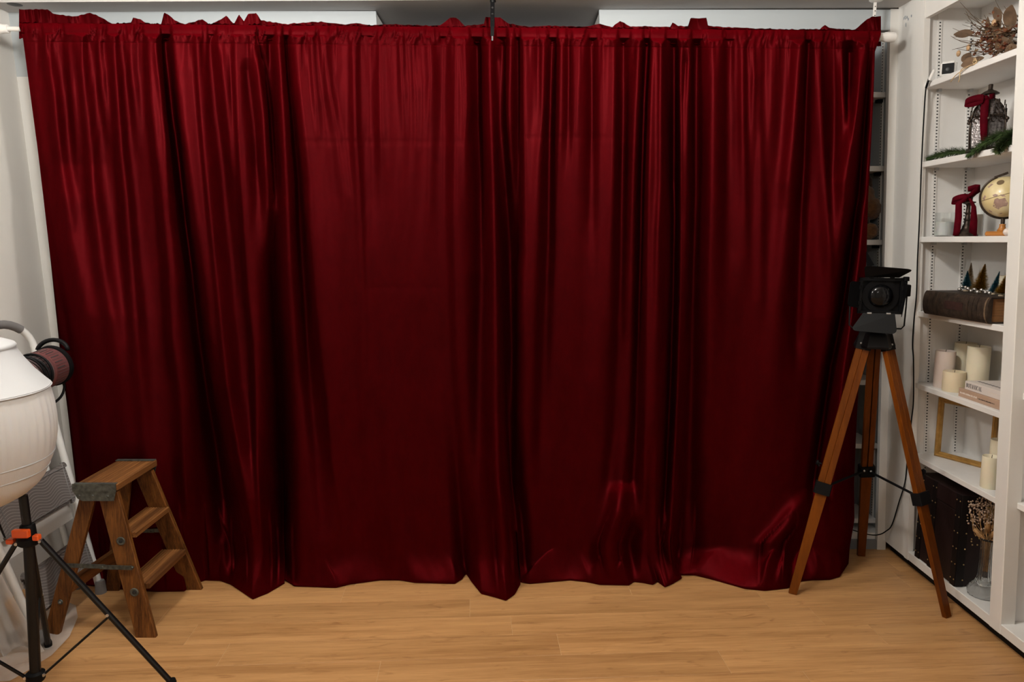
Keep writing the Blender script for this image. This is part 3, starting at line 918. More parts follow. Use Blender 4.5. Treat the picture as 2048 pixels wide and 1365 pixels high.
# black perforated strap in the middle
s0, s1 = at(986, 8, Y=3.235), at(986.5, 66, Y=3.125)
root = thing('hanger_strap', s0, 'black perforated metal strap hanging the rod from the ceiling', 'hanger')
mb = MB()
zt, zb = 2.474, at(986, 62, Y=3.14).z
MB().beam((s0.x, 3.165, zt), (s0.x, 3.118, zb + .01), 0.017, 0.0035, (1, 0, 0)).build('strap', M['black'], root)
MB().box(s0.x - 0.012, s0.x + 0.012, 3.15, 3.235, zt - 0.0, zt + 0.0035).build('ceiling_plate', M['black'], root)
for k in range(4):
    q = Vector((s0.x, 3.162, zt)).lerp(Vector((s0.x, 3.118, zb)), 0.14 + k * 0.2)
    MB().lathe([(0.0008, -0.0005), (0.0042, -0.0005), (0.0042, 0.0006)], q + Vector((0, -0.0022, 0)), (0, -1, 0), n=10).build('hole', M['slot'], root)
MB().beam((s0.x, 3.116, zb + .012), (s0.x, 3.110, zb - 0.028), 0.014, 0.004, (1, 0, 0)).build('hook', M['black'], root)
MB().beam((s0.x, 3.109, zb - 0.028), (s0.x, 3.112, zb - 0.045), 0.006, 0.003, (1, 0, 0)).build('hook_tip', M['galv_dark'], root)
# white flanged bracket at the right
b0 = at(1752, 14, Y=3.235)
root = thing('ceiling_bracket', (b0.x, 3.235, 2.47), 'white ceiling bracket with round flange above the curtain\'s right end', 'bracket')
MB().lathe([(0.004, 0), (0.029, 0), (0.029, -0.004), (0.022, -0.009), (0.008, -0.011)], (b0.x, 3.235, 2.4875), n=28).build('flange', M['plastic_white'], root, smooth=True, auto=40)
MB().beam((b0.x, 3.245, 2.48), (b0.x + .002, 3.250, 2.375), 0.012, 0.006, (1, 0, 0), 0.001).build('stem', M['plastic_white'], root)
for k in range(3):
    MB().lathe([(0.0005, 0), (0.0022, 0), (0.0022, 0.001)], (b0.x + 0.0002 * k, 3.2415, 2.46 - 0.018 * k), (0, -1, 0), n=8).build('screw_hole', M['slot'], root)
b0 = at(30, 19, Y=3.25)
root = thing('ceiling_bracket', (b0.x, 3.25, 2.47), 'dark oval ceiling flange above the curtain\'s left end', 'bracket')
MB().lathe([(0.004, 0), (0.030, 0), (0.030, -0.003), (0.012, -0.008)], (b0.x, 3.25, 2.4735), n=24).build('flange', mat('tarnished_bracket', (0.12, 0.12, 0.12), 0.5, 0.6), root, smooth=True, auto=40)
# ================================================================== wooden step stool ladder (left)
M['ladder'] = wood('worn_stained_pine', (0.060, 0.019, 0.004), (0.20, 0.075, 0.016), 'Z', scale=7, rough=0.5, grain=30, bump=0.35, ramp=(0.40, 0.60), spec=0.25, run=0.022)
M['ladder_y'] = wood('worn_stained_pine_treads', (0.080, 0.028, 0.007), (0.23, 0.095, 0.028), 'Y', scale=7, rough=0.55, grain=30, bump=0.35, ramp=(0.40, 0.60), spec=0.25, run=0.022)
M['galv'] = mat('galvanised_plate', (0.115, 0.125, 0.115), 0.48, 0.75, var=0.45, scale=60, bump=0.1)
M['white_metal'] = mat('white_enamel_tube', (0.66, 0.67, 0.66), 0.3, var=0.02)
M['grey_rubber'] = mat('grey_rubber', (0.16, 0.155, 0.155), 0.6)

root = thing('wooden_stepladder', (-1.55, 2.76, 0), 'worn brown wooden stepladder with two grooved treads at the curtain\'s left', 'stepladder')
fn0, fn1 = Vector((-1.378, 2.578, 0)), Vector((-1.507, 2.625, 0.555))
ff0, ff1 = Vector((-1.366, 2.958, 0)), Vector((-1.500, 2.872, 0.555))
rn0, rn1 = Vector((-1.742, 2.588, 0)), Vector((-1.578, 2.632, 0.555))
rf0, rf1 = Vector((-1.705, 2.948, 0)), Vector((-1.572, 2.868, 0.555))


def rail(p0, p1, w, d, name='rail'):
    mb = MB().beam(p0, p1, w, d, (1, 0, 0), 0.002)
    # feet cut flat on the floor, tops level
    vs = []
    for v in mb.v:
        v = Vector(v)
        ax = (p1 - p0).normalized()
        tgt = p0.z if (v - p0).dot(ax) < 0.2 else p1.z
        v = v + ax * ((tgt - v.z) / ax.z)
        vs.append(tuple(v))
    mb.v = vs
    return mb.build(name, M['ladder'], root)


for p0, p1, wd in ((fn0, fn1, 0.074), (ff0, ff1, 0.074)):
    rail(p0, p1, wd, 0.02, 'front_rail')
for p0, p1 in ((rn0, rn1), (rf0, rf1)):
    rail(p0, p1, 0.056, 0.019, 'rear_rail')


def tread(name, x0, x1, y0, y1, z, th, ng):
    """board with fine grooves along its length"""
    prof = [(x0, z - th), (x1, z - th), (x1, z - 0.003)]
    n = ng * 4
    for k in range(n + 1):
        x = x1 - 0.004 - (x1 - x0 - 0.008) * k / n
        prof.append((x, z - (0.0022 if k % 4 in (2, 3) else 0)))
    prof.append((x0, z - 0.003))
    return MB().prism([(x, y0, zz) for x, zz in prof], (0, y1 - y0, 0)).build(name, M['ladder_y'], root)


tread('tread', -1.512, -1.416, 2.624, 2.893, 0.392, 0.02, 8)
tread('tread', -1.470, -1.368, 2.605, 2.915, 0.198, 0.02, 8)
tread('top_step', -1.618, -1.460, 2.60, 2.905, 0.588, 0.024, 11)
# galvanised caps at each end of the top step
for y, s in ((2.5985, -1), (2.9065, 1)):
    pts = [(-1.622, 0.590), (-1.463, 0.590), (-1.463, 0.565), (-1.474, 0.525), (-1.590, 0.525), (-1.608, 0.535), (-1.622, 0.562)]
    if s < 0:
        MB().prism([(a, y, b) for a, b in pts], (0, -0.0025, 0)).build('metal_cap', M['galv'], root)
        MB().box(-1.623, -1.462, y - 0.005, y - 0.0025, 0.563, 0.5915).build('cap_flange', M['galv'], root)
    else:
        MB().prism([(a, y, b) for a, b in pts], (0, 0.0025, 0)).build('metal_cap', M['galv'], root)
    ya, yb = (y - 0.003, y + 0.016) if s < 0 else (y - 0.018, y + 0.003)
    MB().box(-1.621, -1.464, ya, yb, 0.588, 0.5905).build('cap_lip', M['galv'], root)
for x, z in ((-1.60, 0.545), (-1.55, 0.545), (-1.495, 0.543)):
    MB().lathe([(0.0045, 0), (0.0045, 0.001), (0.0025, 0.0025)], (x, 2.596, z), (0, -1, 0), n=10).build('rivet', M['galv'], root, smooth=True)
# spreader
for z, yk in ((0.275, 2.59), (0.275, 2.935)):
    off = -0.016 if yk < 2.7 else 0.016
    a = rn0.lerp(rn1, z / 0.555) if yk < 2.7 else rf0.lerp(rf1, z / 0.555)
    b = fn0.lerp(fn1, (z - .004) / 0.555) if yk < 2.7 else ff0.lerp(ff1, (z - .004) / 0.555)
    a = a + Vector((-0.012, off, 0))
    b = b + Vector((0.025, off, 0))
    mid = a.lerp(b, 0.56)
    MB().beam(a, mid + Vector((0.01, 0, 0)), 0.016, 0.003, (0, 0, 1)).build('spreader_bar', M['galv'], root)
    MB().beam(mid + Vector((-0.01, off * 0.22, 0)), b + Vector((0, off * .22, 0)), 0.016, 0.003, (0, 0, 1)).build('spreader_bar', M['galv'], root)
    for q in (a, mid, b):
        MB().lathe([(0.005, -0.002), (0.005, 0.005), (0.003, 0.007)], q, (0, off, 0), n=10).build('rivet', M['galv'], root, smooth=True)
# washers and rod ends on the near rails
for q, r in ((fn0.lerp(fn1, 0.665), 0.0165), (fn0.lerp(fn1, 0.315), 0.0165), (rn0.lerp(rn1, 0.24), 0.010)):
    o = q + Vector((0.004, -0.0112, 0))
    MB().lathe([(r, 0), (r, 0.0015), (r * .82, 0.0035), (r * .45, 0.002)], o, (0, -1, 0), n=20).build('washer', M['galv'], root, smooth=True, auto=35)
    MB().lathe([(r * .45, 0), (r * .42, 0.004), (r * .15, 0.0045)], o, (0, -1, 0), n=12).build('bolt_end', M['steel'] if r < .012 else M['slot'], root, smooth=True, auto=35)
# rear stretcher and the brace under the low tread
MB().beam((-1.688, 2.606, 0.175), (-1.664, 2.930, 0.175), 0.055, 0.018, (0.25, 0, 1)).build('rear_stretcher', M['ladder_y'], root)
MB().beam((-1.395, 2.915, 0.176), (-1.385, 2.947, 0.115), 0.012, 0.003, (1, 0, 0)).build('tread_brace', M['galv'], root)
MB().beam((-1.395, 2.612, 0.176), (-1.372, 2.592, 0.115), 0.012, 0.003, (1, 0, 0)).build('tread_brace', M['galv'], root)

# ================================================================== folded white metal step ladder behind
def wavy_tread_material():
    m = mat('grey_tread_rubber', (0.17, 0.155, 0.15), 0.7)
    nt = m.node_tree
    N, L = nt.nodes, nt.links
    b = N['Principled BSDF']
    tc = N.new('ShaderNodeTexCoord')
    sx = N.new('ShaderNodeSeparateXYZ')
    L.new(tc.outputs['Object'], sx.inputs[0])
    sn = N.new('ShaderNodeMath'); sn.operation = 'MULTIPLY'; sn.inputs[1].default_value = 42.0
    L.new(sx.outputs['Y'], sn.inputs[0])
    s2 = N.new('ShaderNodeMath'); s2.operation = 'SINE'
    L.new(sn.outputs[0], s2.inputs[0])
    s3 = N.new('ShaderNodeMath'); s3.operation = 'MULTIPLY'; s3.inputs[1].default_value = 0.009
    L.new(s2.outputs[0], s3.inputs[0])
    ad = N.new('ShaderNodeMath'); ad.operation = 'ADD'
    L.new(sx.outputs['Z'], ad.inputs[0]); L.new(s3.outputs[0], ad.inputs[1])
    m2 = N.new('ShaderNodeMath'); m2.operation = 'MULTIPLY'; m2.inputs[1].default_value = 88.0
    L.new(ad.outputs[0], m2.inputs[0])
    fr = N.new('ShaderNodeMath'); fr.operation = 'FRACT'
    L.new(m2.outputs[0], fr.inputs[0])
    rp = N.new('ShaderNodeValToRGB')
    rp.color_ramp.elements[0].position = 0.0
    rp.color_ramp.elements[0].color = (0.30, 0.28, 0.27, 1)
    rp.color_ramp.elements[1].position = 0.28
    rp.color_ramp.elements[1].color = (0.15, 0.135, 0.13, 1)
    e = rp.color_ramp.elements.new(0.14)
    e.color = (0.30, 0.28, 0.27, 1)
    L.new(fr.outputs[0], rp.inputs[0])
    L.new(rp.outputs[0], b.inputs['Base Color'])
    return m


M['wavy'] = wavy_tread_material()
root = thing('folding_stepladder', (-1.9, 2.75, 0), 'folded white metal stepladder with grey wavy treads against the left wall', 'stepladder')
far0, far1 = Vector((-1.745, 2.925, 0)), Vector((-2.005, 3.03, 1.04))
near0, near1 = Vector((-1.735, 2.51, 0)), Vector((-2.005, 2.44, 1.04))
up = (far1 - far0).normalized()
upn = (near1 - near0).normalized()
loop = [far0 + up * 0.03, far0.lerp(far1, 0.5), far1]
for k in range(1, 9):
    a = k / 8 * math.pi / 2
    loop.append(far1 + up * 0.11 * math.sin(a) + Vector((-0.03 * (1 - math.cos(a)), -0.13 * (1 - math.cos(a)), 0)))
loopn = [near0 + upn * 0.03, near0.lerp(near1, 0.5), near1]
for k in range(1, 9):
    a = k / 8 * math.pi / 2
    loopn.append(near1 + upn * 0.11 * math.sin(a) + Vector((-0.03 * (1 - math.cos(a)), 0.13 * (1 - math.cos(a)), 0)))
MB().tube(loop + loopn[::-1], 0.0145, 14).build('front_frame', M['white_metal'], root, smooth=True, auto=60)
MB().tube([loop[-5], loop[-4], loop[-3], loop[-2], loop[-1] + Vector((0, -.02, 0.0)), loopn[-1] + Vector((0, .02, 0)), loopn[-2], loopn[-3], loopn[-4], loopn[-5]], 0.0175, 14).build('grip', M['grey_rubber'], root, smooth=True, auto=60)
for a, b in (((-1.865, 2.965, 0.03), (-2.055, 3.0, 0.93)), ((-1.855, 2.535, 0.03), (-2.05, 2.47, 0.93))):
    MB().tube([a, b], 0.0125, 12).build('rear_leg', M['white_metal'], root, smooth=True, auto=60)
    MB().lathe([(0.019, 0), (0.018, 0.035), (0.015, 0.045)], (a[0], a[1], 0), (0, 0, 1), n=14).build('rubber_foot', M['grey_rubber'], root, smooth=True, auto=50)
for p in (far0, near0):
    MB().lathe([(0.023, 0), (0.020, 0.045), (0.016, 0.055)], p, (0, 0, 1), n=14).build('rubber_foot', M['grey_rubber'], root, smooth=True, auto=50)
for z0, z1 in ((0.395, 0.565), (0.09, 0.27)):
    def fp(z, s, o=0.0):
        a = far0.lerp(far1, z / 1.04)
        b = near0.lerp(near1, z / 1.04)
        return a.lerp(b, s) + Vector((o, 0, o * .25))
    # folded tread: panel tilted in the frame, rounded corners
    pts = []
    for (s, z), (cs, cz) in (((0.055, z0), (1, 1)), ((0.945, z0), (-1, 1)), ((0.945, z1), (-1, -1)), ((0.055, z1), (1, -1))):
        for k in range(5):
            a = k / 4 * math.pi / 2
            ss = {(1, 1): (1 - math.sin(a), 1 - math.cos(a)), (-1, 1): (-(1 - math.cos(a)), 1 - math.sin(a)), (-1, -1): (-(1 - math.sin(a)), -(1 - math.cos(a))), (1, -1): (1 - math.cos(a), -(1 - math.sin(a)))}[(cs, cz)]
            pts.append(fp(z + ss[1] * 0.02, s + ss[0] * 0.05, 0.02))
    t_ = MB().prism(pts, (-0.012, 0, -0.003)).build('tread', M['wavy'], root)
    cen = sum((Vector(p) for p in pts), Vector()) / len(pts)
    rim = [cen + (Vector(p) - cen) * 0.985 + Vector((0.0005, 0, 0)) for p in pts]
    MB().tube(rim + [rim[0]], 0.0022, 6, cap=False).build('tread_rim', M['grey_rubber'], t_, smooth=True)
MB().prism([fp(0.33, 0.06, -0.012), fp(0.33, 0.94, -0.012), fp(0.40, 0.94, -0.012), fp(0.40, 0.06, -0.012)], (-0.004, 0, 0)).build('cross_plate', M['white_metal'], root)

# ================================================================== black light stand
M['orange'] = mat('orange_plastic', (0.75, 0.10, 0.015), 0.4)
M['stand_black'] = mat('black_anodised', (0.006, 0.006, 0.0065), 0.35, spec=0.35)
root = thing('light_stand', (-1.545, 2.2, 0), 'black tripod light stand with orange locking tabs at the lower left', 'light stand')
base, col_, topp = Vector((-1.547, 2.2, 0.085)), Vector((-1.527, 2.2, 0.545)), Vector((-1.532, 2.2, 0.689))
MB().tube([base - Vector((0, 0, .02)), col_], 0.0165, 16).build('lower_tube', M['stand_black'], root, smooth=True, auto=60)
MB().tube([col_, topp], 0.0135, 16).build('upper_tube', M['stand_black'], root, smooth=True, auto=60)
MB().lathe([(0.026, -0.018), (0.033, -0.012), (0.033, 0.006), (0.024, 0.012), (0.022, 0.045), (0.019, 0.05)], col_, n=20).build('collar', M['black'], root, smooth=True, auto=40)
MB().lathe([(0.024, -0.022), (0.028, -0.016), (0.028, 0.006), (0.02, 0.012)], base, n=20).build('base_hub', M['black'], root, smooth=True, auto=40)
MB().cbox(col_.x - 0.028, col_.x + 0.024, 2.162, 2.18, col_.z + 0.018, col_.z + 0.044, 0.003).build('locking_tab', M['orange'], root)
MB().cbox(col_.x - 0.058, col_.x - 0.034, 2.175, 2.20, col_.z - 0.008, col_.z + 0.008, 0.003).build('locking_tab', M['orange'], root)
MB().cbox(col_.x + 0.026, col_.x + 0.046, 2.175, 2.195, col_.z + 0.004, col_.z + 0.022, 0.003).build('locking_tab', M['orange'], root)
feet = [Vector((-1.135, 2.262, 0.012)), Vector((-1.70, 2.50, 0.012)), Vector((-1.84, 2.02, 0.012))]
for k, ft in enumerate(feet):
    d = (ft - col_)
    d.z = 0
    d.normalize()
    s0 = col_ + d * 0.034 + Vector((0, 0, -0.006))
    lg = MB().beam(s0, ft, 0.019, 0.015, (d.y, -d.x, 0), 0.004).build('leg', M['stand_black'], root, smooth=True, auto=30)
    MB().lathe([(0.013, 0.0), (0.013, 0.02), (0.010, 0.03)], (ft.x, ft.y, 0), n=12).build('rubber_foot', M['black'], lg, smooth=True, auto=40)
    mid = s0.lerp(ft, 0.5)
    b0 = base + d * 0.028
    MB().beam(b0, mid + Vector((0, 0, -.01)), 0.012 if k != 1 else 0.006, 0.007, (d.y, -d.x, 0), 0.001).build('brace', M['stand_black'], root)
    for q in (mid, b0, s0):
        MB().lathe([(0.005, -0.011), (0.005, 0.011)], q, (d.y, -d.x, 0), n=10).build('bolt', M['steel'], root, smooth=True, auto=40)

# ================================================================== white lantern softbox
def cloth_white():
    m = mat('white_diffusion_cloth', (0.60, 0.595, 0.585), 0.8, bump=0.06, bscale=300)
    b = m.node_tree.nodes['Principled BSDF']
    b.inputs['Subsurface Weight'].default_value = 0.15
    b.inputs['Subsurface Radius'].default_value = (0.03, 0.02, 0.012)
    return m


M['diffuser'] = cloth_white()
M['diffuser_top'] = mat('white_nylon_skirt', (0.50, 0.51, 0.52), 0.6, bump=0.04, bscale=200)
lc = Vector((-1.705, 2.15, -0.028))
root = thing('lantern_softbox', (lc.x, lc.y, 0.665), 'round white fabric lantern softbox on the black stand', 'softbox')
flute = lambda a, h: 0.0065 * math.sin(a * 58 + 2 * math.sin(a * 5)) * max(0, min(1, (1.06 - h) * 12)) * max(0, min(1, (h - 0.84) * 14)) + 0.004 * math.sin(a * 9 + 2)
MB().lathe([(0.268, 1.062), (0.272, 1.04), (0.278, 1.0), (0.281, 0.95), (0.279, 0.90), (0.272, 0.86), (0.262, 0.825), (0.250, 0.80)], lc, n=276, cap=False, wob=flute).build('ribbed_band', M['diffuser'], root, smooth=True)
MB().lathe([(0.250, 0.80), (0.238, 0.775), (0.220, 0.75), (0.195, 0.728), (0.165, 0.712), (0.12, 0.700), (0.06, 0.694), (0.002, 0.693)], lc, n=64, cap=False, wob=lambda a, h: 0.006 * math.sin(a * 7 + h * 30)).build('dome', M['diffuser'], root, smooth=True)
MB().lathe([(0.271, 1.052), (0.274, 1.06), (0.268, 1.066), (0.235, 1.105), (0.205, 1.15), (0.186, 1.187), (0.186, 1.192)], lc, n=64, cap=False, wob=lambda a, h: 0.006 * math.sin(a * 8 + 1)).build('upper_skirt', M['diffuser_top'], root, smooth=True, auto=45)
MB().lathe([(0.190, 1.184), (0.192, 1.190), (0.186, 1.197), (0.14, 1.215), (0.08, 1.228), (0.002, 1.232)], lc, n=64, cap=False).build('top_cover', M['diffuser_top'], root, smooth=True)
for r, z, n in ((0.2735, 1.056, 'rim_seam'), (0.2515, 0.803, 'lower_seam'), (0.268, 0.845, 'band_seam')):
    ring = [lc + Vector((r * math.cos(a) * (1 + 0.004 * math.sin(a * 9 + 2)), r * math.sin(a) * (1 + 0.004 * math.sin(a * 9 + 2)), z)) for a in [2 * math.pi * k / 72 for k in range(73)]]
    MB().tube(ring, 0.0022, 6, cap=False).build(n, M['diffuser_top'], root, smooth=True)

# monolight plugged into the softbox, black cable coiled on it
M['maroon'] = mat('maroon_metallic', (0.20, 0.075, 0.075), 0.38, 0.55)
M['maroon_d'] = mat('grey_metallic', (0.13, 0.10, 0.10), 0.4, 0.5)
e1 = at(110, 730, Y=2.57)
axd = Vector((0.02, 1.0, 0.085)).normalized()
e0 = e1 - axd * 0.27
root = thing('studio_light_head', e1 - axd * 0.14 - Vector((0, 0, .07)), 'maroon ribbed studio light head with black cable plugged into the lantern', 'studio light')
MB().lathe([(0.060, 0.08), (0.060, 0.175), (0.066, 0.178), (0.067, 0.245), (0.062, 0.25)], e0, axd, n=40, cap=True).build('body', M['maroon'], root, smooth=True, auto=35)
MB().lathe([(0.0605, 0.10), (0.0615, 0.101), (0.0615, 0.172), (0.0605, 0.173)], e0, axd, n=40, cap=False).build('front_sleeve', M['maroon_d'], root, smooth=True, auto=35)
MB().lathe([(0.063, 0.246), (0.072, 0.248), (0.073, 0.262), (0.066, 0.272), (0.03, 0.274)], e0, axd, n=40).build('rear_cap', M['black'], root, smooth=True, auto=40)
u_ = axd.orthogonal().normalized()
v_ = axd.cross(u_)
for k in range(40):
    a = 2 * math.pi * k / 40
    n_ = u_ * math.cos(a) + v_ * math.sin(a)
    long = n_.z > 0.15 and k % 2 == 0
    p = e0 + n_ * 0.067
    MB().beam(p + axd * (0.185 if long else 0.182), p + axd * (0.225 if long else 0.243), 0.003 if long else 0.0012, 0.0012, axd.cross(n_)).build('vent_slot' if long else 'rib', M['slot'] if long else M['maroon_d'], root)
for k in range(28):
    a = 2 * math.pi * k / 28
    n_ = u_ * math.cos(a) + v_ * math.sin(a)
    p = e0 + n_ * 0.0617
    MB().beam(p + axd * 0.135, p + axd * 0.165, 0.0026, 0.0012, axd.cross(n_)).build('vent_slot', M['slot'], root)
hd = []
for k in range(13):
    a = math.pi * (0.05 + 0.9 * k / 12)
    hd.append(e0 + axd * 0.262 + Vector((math.cos(a) * 0.055, 0.012 * math.sin(a), 0.048 + 0.042 * math.sin(a))))
MB().tube(hd, 0.0075, 10).build('handle', M['black'], root, smooth=True)
for j, (r, off, t) in enumerate(((0.068, 0.125, 0.1), (0.069, 0.148, -0.06), (0.070, 0.105, 0.22))):
    ring = []
    for k in range(41):
        a = 2 * math.pi * k / 40
        ring.append(e0 + axd * (off + t * 0.06 * math.sin(a)) + (u_ * math.cos(a) + v_ * math.sin(a)) * r * (1 + 0.05 * math.sin(2 * a + j)))
    MB().tube(ring, 0.0042, 8, cap=False).build('cable_loop', M['black'], root, smooth=True)
cb = [e0 + axd * 0.265 + Vector((0.02, 0, -0.05)), e0 + axd * 0.28 + Vector((0.02, 0.0, -0.085)), e0 + axd * 0.25 + Vector((0.015, 0, -0.12)), e0 + axd * 0.16 + Vector((0.0, 0, -0.135)), e0 + axd * 0.08 + Vector((-0.01, 0, -0.12))]
MB().tube(smooth_path(cb, 6), 0.0045, 8).build('power_cable', M['black'], root, smooth=True)

# ================================================================== sheer white cloth pooled on the floor at the left
def sheer():
    m = bpy.data.materials.new('sheer_white_cloth')
    m.use_nodes = True
    nt = m.node_tree
    N, L = nt.nodes, nt.links
    b = N['Principled BSDF']
    b.inputs['Base Color'].default_value = (0.72, 0.68, 0.64, 1)
    b.inputs['Roughness'].default_value = 0.8
    tr = N.new('ShaderNodeBsdfTransparent')
    mx = N.new('ShaderNodeMixShader')
    nz = N.new('ShaderNodeTexNoise')
    nz.inputs['Scale'].default_value = 9
    tc = N.new('ShaderNodeTexCoord')
    L.new(tc.outputs['Object'], nz.inputs['Vector'])
    mr = N.new('ShaderNodeMapRange')
    mr.inputs['To Min'].default_value = 0.28
    mr.inputs['To Max'].default_value = 0.6
    L.new(nz.outputs['Fac'], mr.inputs['Value'])
    L.new(mr.outputs[0], mx.inputs[0])
    L.new(tr.outputs[0], mx.inputs[1])
    L.new(b.outputs[0], mx.inputs[2])
    L.new(mx.outputs[0], N['Material Output'].inputs['Surface'])
    return m


M['sheer'] = sheer()
outline = [(156, 1238), (152, 1216), (138, 1208), (118, 1210), (96, 1224), (60, 1250), (20, 1262), (-60, 1275), (-130, 1320), (-100, 1372), (20, 1366), (60, 1344), (104, 1314), (140, 1276)]
o3 = [at(a, b, Z=0) for a, b in outline]
cen = sum(o3, Vector()) / len(o3)
mb = MB()
NR, NA = 12, 84
ring_pts = []
for k in range(NA):
    s = k / NA * len(o3)
    i0 = int(s) % len(o3)
    ring_pts.append(o3[i0].lerp(o3[(i0 + 1) % len(o3)], s - int(s)))
rr_ = random.Random(9)
vs = []
for j in range(1, NR + 1):
    for k in range(NA):
        p = cen.lerp(ring_pts[k], j / NR)
        z = 0.006 + 0.016 * (0.5 + 0.5 * math.sin(p.x * 41 + 3 * math.sin(p.y * 17))) * (0.5 + 0.5 * math.sin(p.y * 33 + p.x * 12)) * (1 if j < NR else 0.2)
        vs.append((p.x, p.y, z))
vs.append((cen.x, cen.y, 0.01))
fs = [(j * NA + k, j * NA + (k + 1) % NA, (j + 1) * NA + (k + 1) % NA, (j + 1) * NA + k) for j in range(NR - 1) for k in range(NA)]
fs += [(len(vs) - 1, (k + 1) % NA, k) for k in range(NA)]
mb.add(vs, fs)
root = thing('sheer_cloth', (cen.x, cen.y, 0), 'sheer white cloth hanging behind the stand and pooled on the floor', 'cloth')
mb.build('pool', M['sheer'], root, smooth=True)
mb = MB()
nc, nr = 40, 24
vs = []
for r in range(nr):
    s = r / (nr - 1)
    for c_ in range(nc):
        q = c_ / (nc - 1)
        x = -2.05 + (0.10 + 0.24 * s ** 1.5) * q + 0.02 * math.sin(q * 19 + s * 2) * (0.3 + s)
        y = 2.36 + 0.12 * q + 0.025 * math.sin(q * 23 + s * 1.5) * (0.4 + s)
        vs.append((x, y, 0.78 * (1 - s) + 0.012))
mb.add(vs, grid_faces(nr, nc))
mb.build('hanging_fall', M['sheer'], root, smooth=True)
# ================================================================== wooden surveyor-style tripod (right)
M['tripod_x'] = wood('varnished_orange_wood', (0.085, 0.020, 0.0015), (0.165, 0.043, 0.003), 'Z', scale=4, rough=0.42, grain=14, coat=0.0, bump=0.05, spec=0.15)
apex = Vector((1.497, 2.985, 1.085))
root = thing('wooden_tripod', (apex.x, apex.y, 0), 'varnished orange-brown wooden tripod with black clamps at the curtain\'s right', 'tripod')
MB().lathe([(0.078, -0.04), (0.080, -0.032), (0.062, 0.018), (0.050, 0.026), (0.022, 0.028)], apex, n=6).build('head', M['gloss_black'], root)
MB().lathe([(0.028, 0.026), (0.028, 0.034), (0.012, 0.036)], apex, n=18).build('mounting_screw', M['black'], root, smooth=True, auto=40)
clamps = []
for ft, side, kn in ((Vector((1.187, 2.915, 0)), Vector((0.93, -0.36, 0)), -1), (Vector((1.726, 2.722, 0)), Vector((0.90, 0.42, 0)), 1), (Vector((1.655, 3.292, 0)), Vector((1, -0.1, 0)), 0)):
    d = ft - apex
    d.z = 0
    d.normalize()
    top = apex + d * 0.045 + Vector((0, 0, -0.005))
    ax_ = (ft - top).normalized()
    side = (side - ax_ * side.dot(ax_)).normalized()
    nrm = ax_.cross(side)
    tc_ = (top.z - 0.468) / top.z                   # clamp height
    cl = top.lerp(ft, tc_)
    for s in (-1, 1):
        MB().beam(top + side * 0.0129 * s, cl + side * 0.0129 * s + ax_ * 0.005, 0.0255 if kn else 0.021, 0.022, side, 0.0015).build('upper_rail', M['tripod_x'], root)
    # lower leg slides between the rails and tapers to the foot
    ws, we = 0.023, 0.0165
    st = top.lerp(ft, 0.30)
    off = -nrm * 0.0135 if nrm.y > 0 else nrm * 0.0135
    off = -off
    def ring(p, w, dd, f):
        return [p + side * a * w + nrm * b * dd + f for a, b in ((-1, -1), (1, -1), (1, 1), (-1, 1))]
    end = ft
    mb = MB().hexa(ring(end, we, 0.009, Vector()), ring(cl, ws, 0.009, Vector()))
    mb.hexa(ring(cl, 0.010, 0.007, off), ring(st, 0.010, 0.007, off))
    mb.v = [(v[0], v[1], max(v[2], 0.0)) for v in mb.v]
    lo = mb.build('lower_leg', M['tripod_x'], root)
    ck = MB()
    ck.beam(cl - ax_ * 0.012, cl + ax_ * 0.038, 0.064, 0.042, side, 0.003)
    ck.build('clamp', M['black'], root)
    MB().beam(top - ax_ * 0.03, top + ax_ * 0.045, 0.060, 0.028, side, 0.003).build('hinge_plate', M['gloss_black'], root)
    for s in (-1, 1):
        MB().lathe([(0.004, 0), (0.004, 0.002), (0.002, 0.003)], top + side * 0.018 * s + ax_ * 0.02 + Vector((0, -0.0145, 0)), (0, -1, 0), n=10).build('bolt', M['steel'], root, smooth=True)
    if kn:
        q = top.lerp(ft, tc_ - 0.075) + side * 0.030 * kn
        MB().lathe([(0.004, 0), (0.004, 0.012), (0.011, 0.013), (0.011, 0.02), (0.006, 0.022)], q, side * kn, n=12).build('wing_knob', M['black'], root, smooth=True, auto=40)
        MB().beam(q + side * kn * 0.018 + Vector((0, 0, 0.012)), q + side * kn * 0.018 + Vector((-0.006 * kn, -0.01, -0.014)), 0.004, 0.004, (0, 1, 0)).build('wing_knob', M['black'], root)
    clamps.append(cl + ax_ * 0.012)
for a, b in ((2, 1), (2, 0)):
    p, q = clamps[a], clamps[b]
    v = (q - p).normalized()
    MB().tube([p + v * 0.02, q - v * 0.02], 0.0055, 10).build('brace_rod', M['black'], root, smooth=True, auto=50)
    for e in (p + v * 0.028, q - v * 0.028):
        MB().sphere(e + Vector((0, -0.006, 0.004)), 0.006, 10, 8).build('brace_bolt', M['steel'], root, smooth=True)

